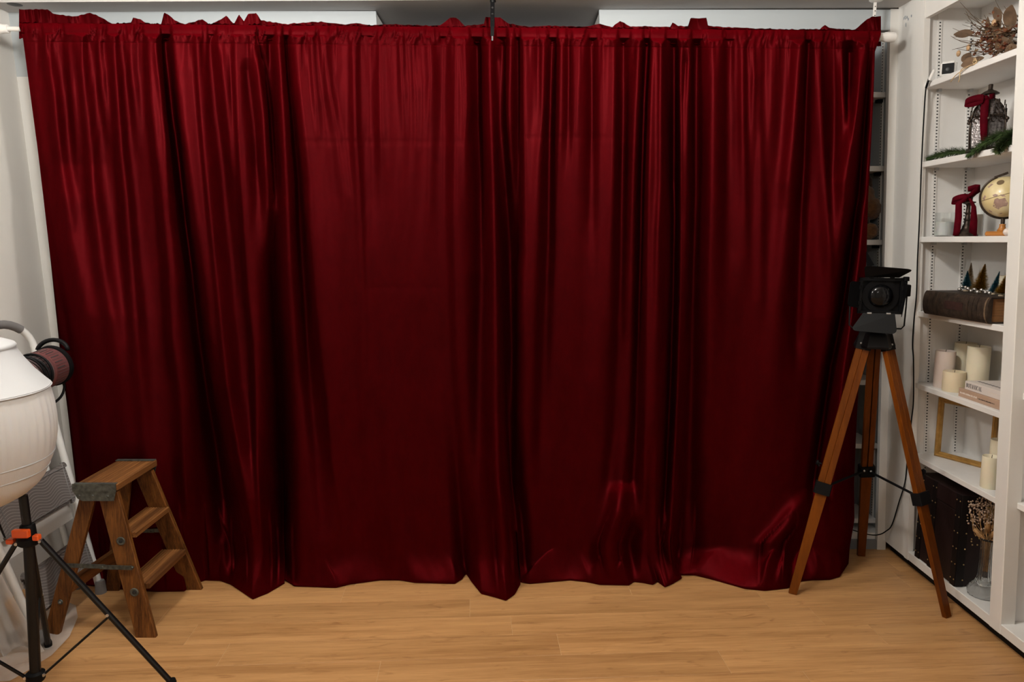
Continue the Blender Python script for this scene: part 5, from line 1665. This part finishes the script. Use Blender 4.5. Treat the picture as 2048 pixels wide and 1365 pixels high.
for k in range(25):
    a = -0.98 + 1.9 * k / 24
    eq.append(on_globe(a, -0.06 + 0.30 * (a + 0.7) * 0.9 - 0.05 * a * a, 1.003))
MB().tube(eq, 0.0010, 5).build('equator_line', bpy.data.materials['map_ink'], root, smooth=True)
arc = []
for k in range(33):
    a = math.radians(112 + (330 - 112) * k / 32)
    # meridian arm sweeps over the left side from the top to below
    arc.append(g0 + (sd_ * math.cos(a) + upv * math.sin(a)) * (RG * 1.05))
strip(arc, 0.012, vd, 0.0036).build('meridian_arm', M['bronze'], root, smooth=True)
MB().beam(g0 + (sd_ * math.cos(math.radians(118)) + upv * math.sin(math.radians(118))) * RG * 1.08, g0 + (sd_ * math.cos(math.radians(88)) + upv * math.sin(math.radians(88))) * RG * 1.17, 0.014, 0.008, vd, 0.002).build('pivot_cap', M['bronze'], root)
zb = gz - RG * 1.05
MB().lathe([(0.016, 0.018), (0.017, 0.022), (0.012, 0.030), (0.010, 0.036), (0.0105, 0.045)], (c.x, c.y, z3), n=20).build('stand_collar', M['honey'], root, smooth=True, auto=40)
MB().lathe([(0.007, 0.0), (0.007, max(0.008, zb - z3 - 0.045))], (c.x, c.y, z3 + 0.0455), n=12).build('stand_post', M['bronze'], root, smooth=True, auto=40)
rbox(c, (0.075, 0.085, 0.018), math.radians(25), 0.005).build('base', M['honey'], root)
c = onshelf(2016, 1.768, z3)
tag(MB().sphere(c + Vector((0, 0, 0.0145)), 0.015, 16, 12, (1.1, 1.2, 0.95)).build('ornament_egg', mat('pale_blush_glaze', (0.62, 0.50, 0.45), 0.4, col2=(0.72, 0.66, 0.60), scale=60), smooth=True), 'small pale pink rounded ornament at the globe\'s base', 'ornament')

# ---- fourth shelf: antique book, bottle-brush trees, bead garland
M['leather'] = mat('cracked_black_leather', (0.010, 0.007, 0.005), 0.55, col2=(0.045, 0.028, 0.018), scale=55, bump=0.5, bscale=70)
M['leather_w'] = mat('worn_leather_edge', (0.13, 0.085, 0.05), 0.7, var=0.5, scale=60)
M['pages'] = mat('old_page_edges', (0.25, 0.115, 0.040), 0.8, var=0.3, scale=30, stretch=(0.3, 0.3, 14), bump=0.4, bscale=60)
bx0, bx1, by0, by1, bz0, bz1 = 1.742, 1.955, 2.655, 3.030, z4 + 0.0005, z4 + 0.097
root = thing('antique_book', ((bx0 + bx1) / 2, (by0 + by1) / 2, z4), 'large antique book with cracked black leather spine lying on the fourth shelf', 'book')
SK = 0.12       # turned a little so the spine runs back towards the stile


def bk(mb):
    mb.v = [(v[0] - (v[1] - by0) * 0.05, v[1] + (v[0] - bx0) * 0.05, v[2]) for v in mb.v]
    return mb


bk(MB().cbox(bx0, bx1, by0 - 0.006, by1 + 0.006, bz0, bz0 + 0.006, 0.001)).build('cover_board', M['leather'], root)
bk(MB().cbox(bx0, bx1, by0 - 0.006, by1 + 0.006, bz1 - 0.006, bz1, 0.001)).build('cover_board', M['leather'], root)
bk(MB().box(bx0 + 0.004, bx1 - 0.008, by0, by1, bz0 + 0.006, bz1 - 0.006)).build('page_block', M['pages'], root)
prof = []
for k in range(13):
    a = math.pi * k / 12
    prof.append((bx0 + 0.004 - 0.016 * math.sin(a), (bz0 + bz1) / 2 - (bz1 - bz0) / 2 * math.cos(a)))
prof = prof + [(bx0 + 0.008, bz1), (bx0 + 0.008, bz0)]
sp_ = bk(MB().prism([(x, by0 - 0.006, z) for x, z in prof], (0, by1 - by0 + 0.012, 0))).build('spine', M['leather'], root)
for y in (by0 + 0.004, by0 + 0.05, by0 + 0.075, by0 + 0.10, by1 - 0.09, by1 - 0.06, by1 - 0.03):
    pr2 = []
    for k in range(13):
        a = math.pi * k / 12
        pr2.append((bx0 + 0.004 - 0.0185 * math.sin(a), (bz0 + bz1) / 2 - (bz1 - bz0) / 2 * 1.0 * math.cos(a)))
    bk(MB().prism([(x, y, z) for x, z in pr2], (0, 0.006, 0))).build('raised_band', M['leather_w'] if y < by0 + 0.02 else M['leather'], sp_)
bk(MB().prism([(bx0 - 0.0125, by0 + 0.13, bz0 + 0.035), (bx0 - 0.0125, by0 + 0.24, bz0 + 0.035), (bx0 - 0.0118, by0 + 0.24, bz0 + 0.066), (bx0 - 0.0118, by0 + 0.13, bz0 + 0.066)], (-0.0006, 0, 0))).build('title_label', mat('maroon_label', (0.028, 0.010, 0.008), 0.6, var=0.4, scale=60), sp_)

M['t_blue'] = mat('teal_tinsel', (0.02, 0.14, 0.19), 0.35, 0.3, col2=(0.10, 0.30, 0.36), scale=200)
M['t_gold'] = mat('gold_tinsel', (0.30, 0.17, 0.015), 0.3, 0.7, col2=(0.75, 0.50, 0.06), scale=200)
M['t_cream'] = mat('cream_tinsel', (0.55, 0.42, 0.26), 0.45, 0.1, var=0.2, scale=200)
M['tree_base'] = mat('pale_tree_base', (0.45, 0.36, 0.25), 0.6)


def brush_tree(px, X, h, r, mt, label, tilt=(0, 0)):
    c = onshelf(px, X, bz1 + 0.0004)
    rt_ = thing('bottle_brush_tree', c, label, 'ornament tree', 'bottle-brush trees on the antique book')
    r_ = random.Random(px)
    tv = Vector((tilt[0], tilt[1], 1))
    MB().lathe([(0.011, 0), (0.011, 0.004), (0.009, 0.006)], c, n=16).build('base', M['tree_base'], rt_, smooth=True, auto=40)
    MB().tube([c + Vector((0, 0, .005)), c + tv * h * 0.98], 0.0012, 6).build('wire_stem', M['stem'], rt_, smooth=True)
    mb = MB()
    n = 3400
    for k in range(n):
        t = r_.random() ** 1.3
        a = r_.random() * 2 * math.pi
        L_ = 1.18 * r * (1 - t * 0.93) * r_.uniform(0.8, 1.08)
        q = c + tv * (0.010 + (h - 0.010) * t)
        d = Vector((math.cos(a), math.sin(a), r_.uniform(-0.05, 0.35)))
        s = Vector((-math.sin(a), math.cos(a), r_.uniform(-.5, .5))) * 0.0015
        mb.add([q - s, q + s, q + d * L_], [(0, 1, 2)])
    tag(mb.build('bristles', mt, rt_), kind='stuff')


brush_tree(1932, 1.855, 0.082, 0.022, M['t_blue'], 'teal bottle-brush tree, left one on the antique book')
brush_tree(1938, 1.930, 0.112, 0.022, M['t_cream'], 'cream bottle-brush tree behind the left teal one')
brush_tree(1958, 1.865, 0.112, 0.034, M['t_gold'], 'tall gold bottle-brush tree in the middle of the book', (0.10, -0.05))
brush_tree(1985, 1.845, 0.088, 0.017, M['t_blue'], 'slim leaning teal bottle-brush tree right of the tall gold one', (0.14, -0.12))
brush_tree(2003, 1.820, 0.086, 0.026, M['t_gold'], 'smaller gold bottle-brush tree at the book\'s right end', (0.10, -0.1))
M['silver'] = mat('brushed_silver_bead', (0.62, 0.60, 0.57), 0.28, 0.9)
beads = [(1919, 1.800, 0.007), (1924, 1.835, 0.022), (1931, 1.830, 0.020), (1936, 1.815, 0.016), (1942, 1.800, 0.006), (1949, 1.825, 0.014), (1955, 1.795, 0.004), (1963, 1.815, 0.016), (1971, 1.80, 0.006), (1979, 1.80, 0.005)]
root = thing('bead_garland', onshelf(1945, 1.81, bz1), 'silver bead garland lying on the antique book', 'garland')
bp_ = []
for i, (px, X, dz) in enumerate(beads):
    q = onshelf(px, X, bz1 + 0.0062 + dz * 0.6)
    bp_.append(q)
    MB().sphere(q, 0.0062 if i % 3 else 0.0072, 14, 10).build('bead', M['silver'], root, smooth=True)
MB().tube(smooth_path(bp_, 4), 0.0011, 5).build('wire', M['silver'], root, smooth=True)
c = onshelf(2006, 1.955, z4)
root = thing('pillar_candle', c, 'pale ivory pillar candle behind the bottle-brush trees', 'candle', 'pillar candles on the shelves')


def candle(root, c, r, h, mt, dish=0.004):
    MB().lathe([(r * 0.96, 0), (r, 0.003), (r * 1.003, h * 0.5), (r, h - 0.004), (r * 0.97, h), (r * 0.88, h - 0.001), (r * 0.75, h - dish), (0.002, h - dish * 1.3)], c, n=40, wob=lambda a, z: 0.004 * math.sin(3 * a + z * 20)).build('wax', mt, root, smooth=True, auto=60)
    MB().tube([c + Vector((0, 0, h - dish * 1.4)), c + Vector((0.001, 0, h + 0.002)), c + Vector((0.002, 0.001, h + 0.005))], 0.0012, 6).build('wick', M['wick'], root, smooth=True)


candle(root, c, 0.030, 0.165, M['wax'])

# ---- fifth shelf: candles and books
for px, X, top, r, mt, label in ((1886, 1.832, 702, 0.0385, M['wax_pink'], 'pinkish pillar candle at the left of the fifth shelf'),
                                 (1925, 1.935, 686, 0.042, M['wax'], 'tallest ivory pillar candle at the back of the fifth shelf'),
                                 (1951, 1.905, 693, 0.042, M['wax'], 'wide ivory pillar candle behind the white book'),
                                 (1906, 1.826, 743, 0.0425, M['wax_tan'], 'short wide cream candle at the front of the fifth shelf')):
    c = onshelf(px, X, z5)
    h = at(px, top, Y=c.y).z - z5
    rt_ = thing('pillar_candle', c, label, 'candle', 'pillar candles on the shelves')
    candle(rt_, c, r, h, mt)
M['book_tan'] = mat('tan_book_cloth', (0.42, 0.28, 0.20), 0.6, var=0.05, scale=20)
M['book_white'] = mat('white_book_cover', (0.66, 0.60, 0.56), 0.45, var=0.03, scale=10)
M['paper'] = mat('book_paper', (0.70, 0.66, 0.58), 0.8, var=0.1, scale=30, stretch=(1, 1, 30))
M['ink'] = mat('black_ink', (0.02, 0.018, 0.018), 0.5)
M['ink_w'] = mat('pale_print', (0.70, 0.62, 0.55), 0.5)


def book(label, x0, x1, y0, y1, z, th, mt, name='book'):
    rt_ = thing(name, ((x0 + x1) / 2, (y0 + y1) / 2, z), label, 'book', 'books on the fifth shelf')
    MB().cbox(x0, x1, y0, y1, z, z + 0.003, 0.0006).build('cover_board', mt, rt_)
    MB().cbox(x0, x1, y0, y1, z + th - 0.003, z + th, 0.0006).build('cover_board', mt, rt_)
    MB().cbox(x0, x0 + 0.003, y0, y1, z + 0.0028, z + th - 0.0028, 0.0004).build('spine', mt, rt_)
    MB().box(x0 + 0.0035, x1 - 0.004, y0 + 0.004, y1 - 0.004, z + 0.003, z + th - 0.003).build('page_block', M['paper'], rt_)
    return rt_


bk1 = book('tan clothbound book lying under the white book', 1.788, 1.955, 2.585, 2.868, z5 + 0.0003, 0.034, M['book_tan'])
bk2 = book('white book with black spine lettering lying on the tan book', 1.795, 1.955, 2.585, 2.842, z5 + 0.0347, 0.033, M['book_white'])


# serif capitals built from strokes (unit height), high contrast like the printed title
def glyph(ch):
    T, t = 0.20, 0.07         # thick and thin strokes
    R = lambda x0, x1, y0, y1: [(x0, y0), (x1, y0), (x1, y1), (x0, y1)]

    def bowl(x0, x1, y0, y1, a0=-90, a1=90, n=10):
        cx_, cy_ = x0, (y0 + y1) / 2
        out = []
        for k in range(n):
            qs = []
            for kk in (k, k + 1):
                a = math.radians(a0 + (a1 - a0) * kk / n)
                ox, oy = (x1 - x0) * math.cos(a), (y1 - y0) / 2 * math.sin(a)
                ix, iy = (x1 - x0 - T) * math.cos(a), ((y1 - y0) / 2 - t) * math.sin(a)
                qs.append(((cx_ + ox, cy_ + oy), (cx_ + ix, cy_ + iy)))
            out.append([qs[0][0], qs[1][0], qs[1][1], qs[0][1]])
        return out

    if ch == 'B':
        return 0.70, [R(0.08, 0.08 + T, 0, 1), R(0, 0.34, 0, t), R(0, 0.34, 1 - t, 1), R(0.2, 0.34, .5, .5 + t)] + bowl(0.33, 0.62, .5, 1) + bowl(0.33, 0.68, 0, .5 + t)
    if ch == 'O':
        return 0.86, bowl(0.42, 0.84, 0, 1) + [[(0.84 - x, y) for x, y in q] for q in bowl(0.42, 0.84, 0, 1)]
    if ch == 'C':
        return 0.78, [[(0.84 - x, y) for x, y in q] for q in bowl(0.42, 0.84, 0, 1)] + bowl(0.42, 0.76, 0, 1, -90, -42, 4) + bowl(0.42, 0.76, 0, 1, 42, 90, 4) + [R(0.66, 0.72, .68, .98)]
    if ch == 'T':
        return 0.76, [R(0.27, 0.27 + T, 0, 1), R(0, 0.74, 1 - t, 1), R(0.16, 0.58, 0, t), R(0, t, .72, 1), R(0.74 - t, 0.74, .72, 1)]
    if ch == 'A':
        return 0.84, [[(0.10, 0), (0.17, 0), (0.45, 1), (0.38, 1)], [(0.56, 0), (0.78, 0), (0.50, 1), (0.36, 1)], R(0.22, 0.62, .30, .30 + t), R(0, 0.27, 0, t * .8), R(0.48, 0.84, 0, t * .8)]
    if ch == 'N':
        return 0.88, [R(0.10, 0.10 + t, 0, 1), R(0.70, 0.70 + t, 0, 1), [(0.08, 1), (0.26, 1), (0.77, 0), (0.66, 0)], R(0, 0.27, 0, t * .8), R(0, 0.2, 1 - t * .8, 1), R(0.6, 0.87, 1 - t * .8, 1)]
    if ch == 'I':
        return 0.42, [R(0.10, 0.10 + T, 0, 1), R(0, 0.40, 0, t), R(0, 0.40, 1 - t, 1)]
    if ch == 'L':
        return 0.68, [R(0.08, 0.08 + T, 0, 1), R(0, 0.64, 0, t), R(0, 0.38, 1 - t, 1), R(0.64 - t, 0.64, 0, .30)]


def spine_title(txt, parent, x, ystart, z, size, mt, squeeze=0.8):
    cur = 0.0
    for ch in txt:
        wdt, quads = glyph(ch)
        mb = MB()
        for q in quads:
            mb.prism([(x, ystart - (cur + a) * size * squeeze, z + b * size) for a, b in q], (-0.0003, 0, 0))
        mb.build('letter', mt, parent)
        cur += wdt + 0.09


spine_title('BOTANICAL', bk2, 1.7949, 2.834, z5 + 0.0347 + 0.009, 0.0165, M['ink'], 0.78)
rp_ = random.Random(3)
# fine illegible print on the two books


def fine_print(parent, x, y0, y1, z, h, mt):
    y = y1
    while y > y0:
        wd = rp_.uniform(0.002, 0.0045)
        MB().box(x - 0.0002, x + 0.0001, y - wd, y, z, z + h * rp_.uniform(0.7, 1)).build('print_mark', mt, parent)
        y -= wd + rp_.choice((0.0009, 0.0009, 0.003))


fine_print(bk1, 1.7879, 2.755, 2.858, z5 + 0.014, 0.007, M['ink_w'])
fine_print(bk1, 1.7879, 2.65, 2.745, z5 + 0.014, 0.004, M['ink'])
fine_print(bk2, 1.7949, 2.60, 2.70, z5 + 0.049, 0.004, M['ink_w'])
for k in range(10):
    MB().box(1.83, 1.842, 2.81 - k * 0.02, 2.81 - k * 0.02 + 0.013, z5 + 0.0677, z5 + 0.0679).build('print_mark', M['ink'], bk2)
MB().prism([(1.85 + 0.02 * math.cos(a * 0.7), 2.66 + 0.03 * math.sin(a * 0.7), z5 + 0.0677) for a in range(9)], (0, 0, 0.0002)).build('cover_print', M['ink'], bk2)

# ---- sixth shelf: empty gilt frame and candles
M['gilt'] = mat('gilt_wood', (0.30, 0.155, 0.035), 0.4, 0.25, col2=(0.44, 0.25, 0.07), scale=40)
p0 = Vector((1.872, 3.128, z6 + 0.0005))
dv = Vector((0.46, -0.89, 0)).normalized()
root = thing('picture_frame', p0 + dv * 0.13, 'empty gilt picture frame standing on the sixth shelf', 'picture frame')
FW, FH, FT = 0.25, 0.262, 0.022
nv = Vector((dv.y, -dv.x, 0))
ln = Vector((0.0, 0.0, 1))
corner = lambda s, h: p0 + dv * s + ln * h
for a, b in (((0, 0), (FW, 0)), ((FW, 0), (FW, FH)), ((FW, FH), (0, FH)), ((0, FH), (0, 0))):
    ca_, cb_ = corner(*a), corner(*b)
    inn = lambda s, h, k: corner(min(max(s, k), FW - k), min(max(h, k), FH - k))
    rows_ = []
    for k, dpt in ((0, 0.0), (0, 0.012), (0.006, 0.017), (0.012, 0.011), (0.018, 0.013), (FT, 0.006), (FT, 0.0)):
        rows_.append([inn(*a, k) + nv * dpt, inn(*b, k) + nv * dpt])
    vs = [q for r_ in rows_ for q in r_]
    n = len(rows_)
    MB().add(vs, [(i * 2, i * 2 + 1, ((i + 1) % n) * 2 + 1, ((i + 1) % n) * 2) for i in range(n)]).build('rail', M['gilt'], root)
for px, X, top, r, label in ((1978, 1.832, 913, 0.0315, 'ivory pillar candle at the front of the sixth shelf'), (1993, 1.925, 880, 0.032, 'taller ivory pillar candle at the back of the sixth shelf')):
    c = onshelf(px, X, z6)
    h = at(px, top, Y=c.y).z - z6
    rt_ = thing('pillar_candle', c, label, 'candle', 'pillar candles on the shelves')
    candle(rt_, c, r, h, M['wax'], 0.012 if top > 900 else 0.004)

# ---- bottom: dark trunk, fluted vase with dried flowers
M['trunk'] = mat('dark_oxblood_leather', (0.012, 0.0045, 0.0042), 0.5, var=0.35, scale=25, bump=0.2, bscale=60)
M['trunk_d'] = mat('black_leather_band', (0.006, 0.0042, 0.0042), 0.5, spec=0.3)
M['brass'] = mat('aged_brass', (0.50, 0.36, 0.16), 0.35, 0.9)
tx0, tx1, ty0, ty1, tz0, tz1 = 1.800, 2.005, 2.805, 3.095, z7 + 0.0004, 0.472
root = thing('storage_trunk', ((tx0 + tx1) / 2, (ty0 + ty1) / 2, z7), 'dark oxblood leather trunk with brass studs in the bottom bay', 'trunk')
MB().cbox(tx0, tx1, ty0, ty1, tz0, tz1 - 0.075, 0.003).build('body', M['trunk'], root)
MB().cbox(tx0 - 0.003, tx1, ty0 - 0.003, ty1 + 0.003, tz1 - 0.073, tz1, 0.004).build('lid', M['trunk'], root)
for y0_, y1_ in ((ty0 - 0.0015, ty0 + 0.03), (ty1 - 0.03, ty1 + 0.0015), ((ty0 + ty1) / 2 + 0.02, (ty0 + ty1) / 2 + 0.05)):
    MB().box(tx0 - 0.0045, tx0, y0_, y1_, tz0 + 0.002, tz1 - 0.001).build('leather_band', M['trunk_d'], root)
MB().box(tx0, tx0 + 0.03, ty0 - 0.0045, ty0 - 0.0005, tz0 + 0.002, tz1 - 0.001).build('leather_band', M['trunk_d'], root)
stud = 0
for y in (ty0 + 0.004, ty0 + 0.026, ty1 - 0.026, ty1 - 0.004, (ty0 + ty1) / 2 + 0.024, (ty0 + ty1) / 2 + 0.046):
    for k in range(6):
        MB().sphere((tx0 - 0.0045, y, tz0 + 0.03 + k * 0.066), 0.0032, 8, 6, (.6, 1, 1)).build('stud', M['brass'], root, smooth=True)
for k in range(6):
    MB().sphere((tx0 + 0.026, ty0 - 0.0045, tz0 + 0.03 + k * 0.066), 0.0032, 8, 6, (1, .6, 1)).build('stud', M['brass'], root, smooth=True)
for x, z in ((0.05, .26), (0.065, .275), (0.08, .262), (0.075, .235), (0.055, .235), (0.10, .27), (0.105, .245), (0.05, .25)):
    MB().sphere((tx0 + x, ty0 - 0.003, z + 0.03), 0.0034, 8, 6, (1, .6, 1)).build('stud', M['brass'], root, smooth=True)
MB().cbox(tx0 + 0.10, tx0 + 0.13, ty0 - 0.007, ty0 - 0.001, tz1 - 0.10, tz1 - 0.045, 0.002).build('latch', M['brass'], root)

c = onshelf(1966, 1.872, z7)
root = thing('glass_vase', c, 'fluted clear glass vase with flared foot in the bottom bay', 'vase')
fl = lambda a, h: (0.035 if h > 0.05 else 0.018) * math.cos(a * 18)
MB().lathe([(0.050, 0.0), (0.056, 0.004), (0.057, 0.020), (0.050, 0.034), (0.036, 0.050), (0.027, 0.070), (0.023, 0.10), (0.022, 0.15), (0.023, 0.20), (0.026, 0.228), (0.031, 0.238), (0.028, 0.238), (0.023, 0.226), (0.019, 0.20), (0.018, 0.15), (0.019, 0.10), (0.022, 0.072), (0.030, 0.05), (0.002, 0.03)], c, n=144, cap=False, wob=fl).build('glass', M['glass'], root, smooth=True)
M['berry'] = mat('dried_berry', (0.22, 0.14, 0.09), 0.45, col2=(0.46, 0.34, 0.25), scale=70)
M['husk'] = mat('corn_husk', (0.42, 0.24, 0.10), 0.75, var=0.3, scale=40)
root = thing('dried_flowers', c + Vector((0, 0, 0.05)), 'spray of dried beige berries and husks standing in the fluted vase', 'dried flowers')
rb = random.Random(5)
mb = MB()
for k in range(290):
    a = rb.random() * 2 * math.pi
    rr = 0.070 * math.sqrt(rb.random())
    hz = 0.315 + 0.095 * rb.random() - rr * 0.5
    tip = c + Vector((math.cos(a) * rr - 0.008, math.sin(a) * rr, hz))
    if k < 34:
        MB().tube([c + Vector((math.cos(a) * 0.008, math.sin(a) * 0.008, 0.10)), c + Vector((math.cos(a) * 0.014, math.sin(a) * 0.014, 0.235)), c.lerp(tip, 0.8) + Vector((math.cos(a) * rr * .1, math.sin(a) * rr * .1, 0.02)), tip], 0.0010, 5).build('stem', M['husk'], root, smooth=True)
    MB().sphere(tip, rb.uniform(0.0028, 0.0044), 8, 6).build('berry', M['berry'], root, smooth=True)
for k, (dx, dy, z_, L_) in enumerate(((-.5, .5, 0.225, .05), (.1, -.7, 0.25, .06), (-.3, -.3, 0.27, .05), (.6, .2, 0.26, .05))):
    q = c + Vector((dx * 0.02, dy * 0.02, z_))
    d = Vector((dx, dy, 0.8)).normalized()
    MB().tube([q - d * 0.01, q + d * L_ * 0.5, q + d * L_], [0.008, 0.011, 0.006], 10).build('husk', M['husk'], root, smooth=True)

# ---- second bay: dark bottle at the frame edge
c = Vector((1.868, 2.43, z7))
root = thing('dark_bottle', c, 'dark brown bottle with turned foot at the photo\'s lower right edge', 'bottle')
MB().lathe([(0.032, 0), (0.033, 0.010), (0.025, 0.022), (0.022, 0.03), (0.022, 0.09), (0.024, 0.10)], c, n=24).build('foot', mat('brown_wood_foot', (0.10, 0.055, 0.025), 0.5, var=0.3), root, smooth=True, auto=40)
MB().lathe([(0.024, 0.10), (0.026, 0.13), (0.022, 0.18), (0.014, 0.21), (0.012, 0.25), (0.014, 0.255), (0.014, 0.27)], c, n=24).build('bottle', mat('dark_green_glass', (0.01, 0.02, 0.012), 0.15, coat=0.5), root, smooth=True, auto=40)
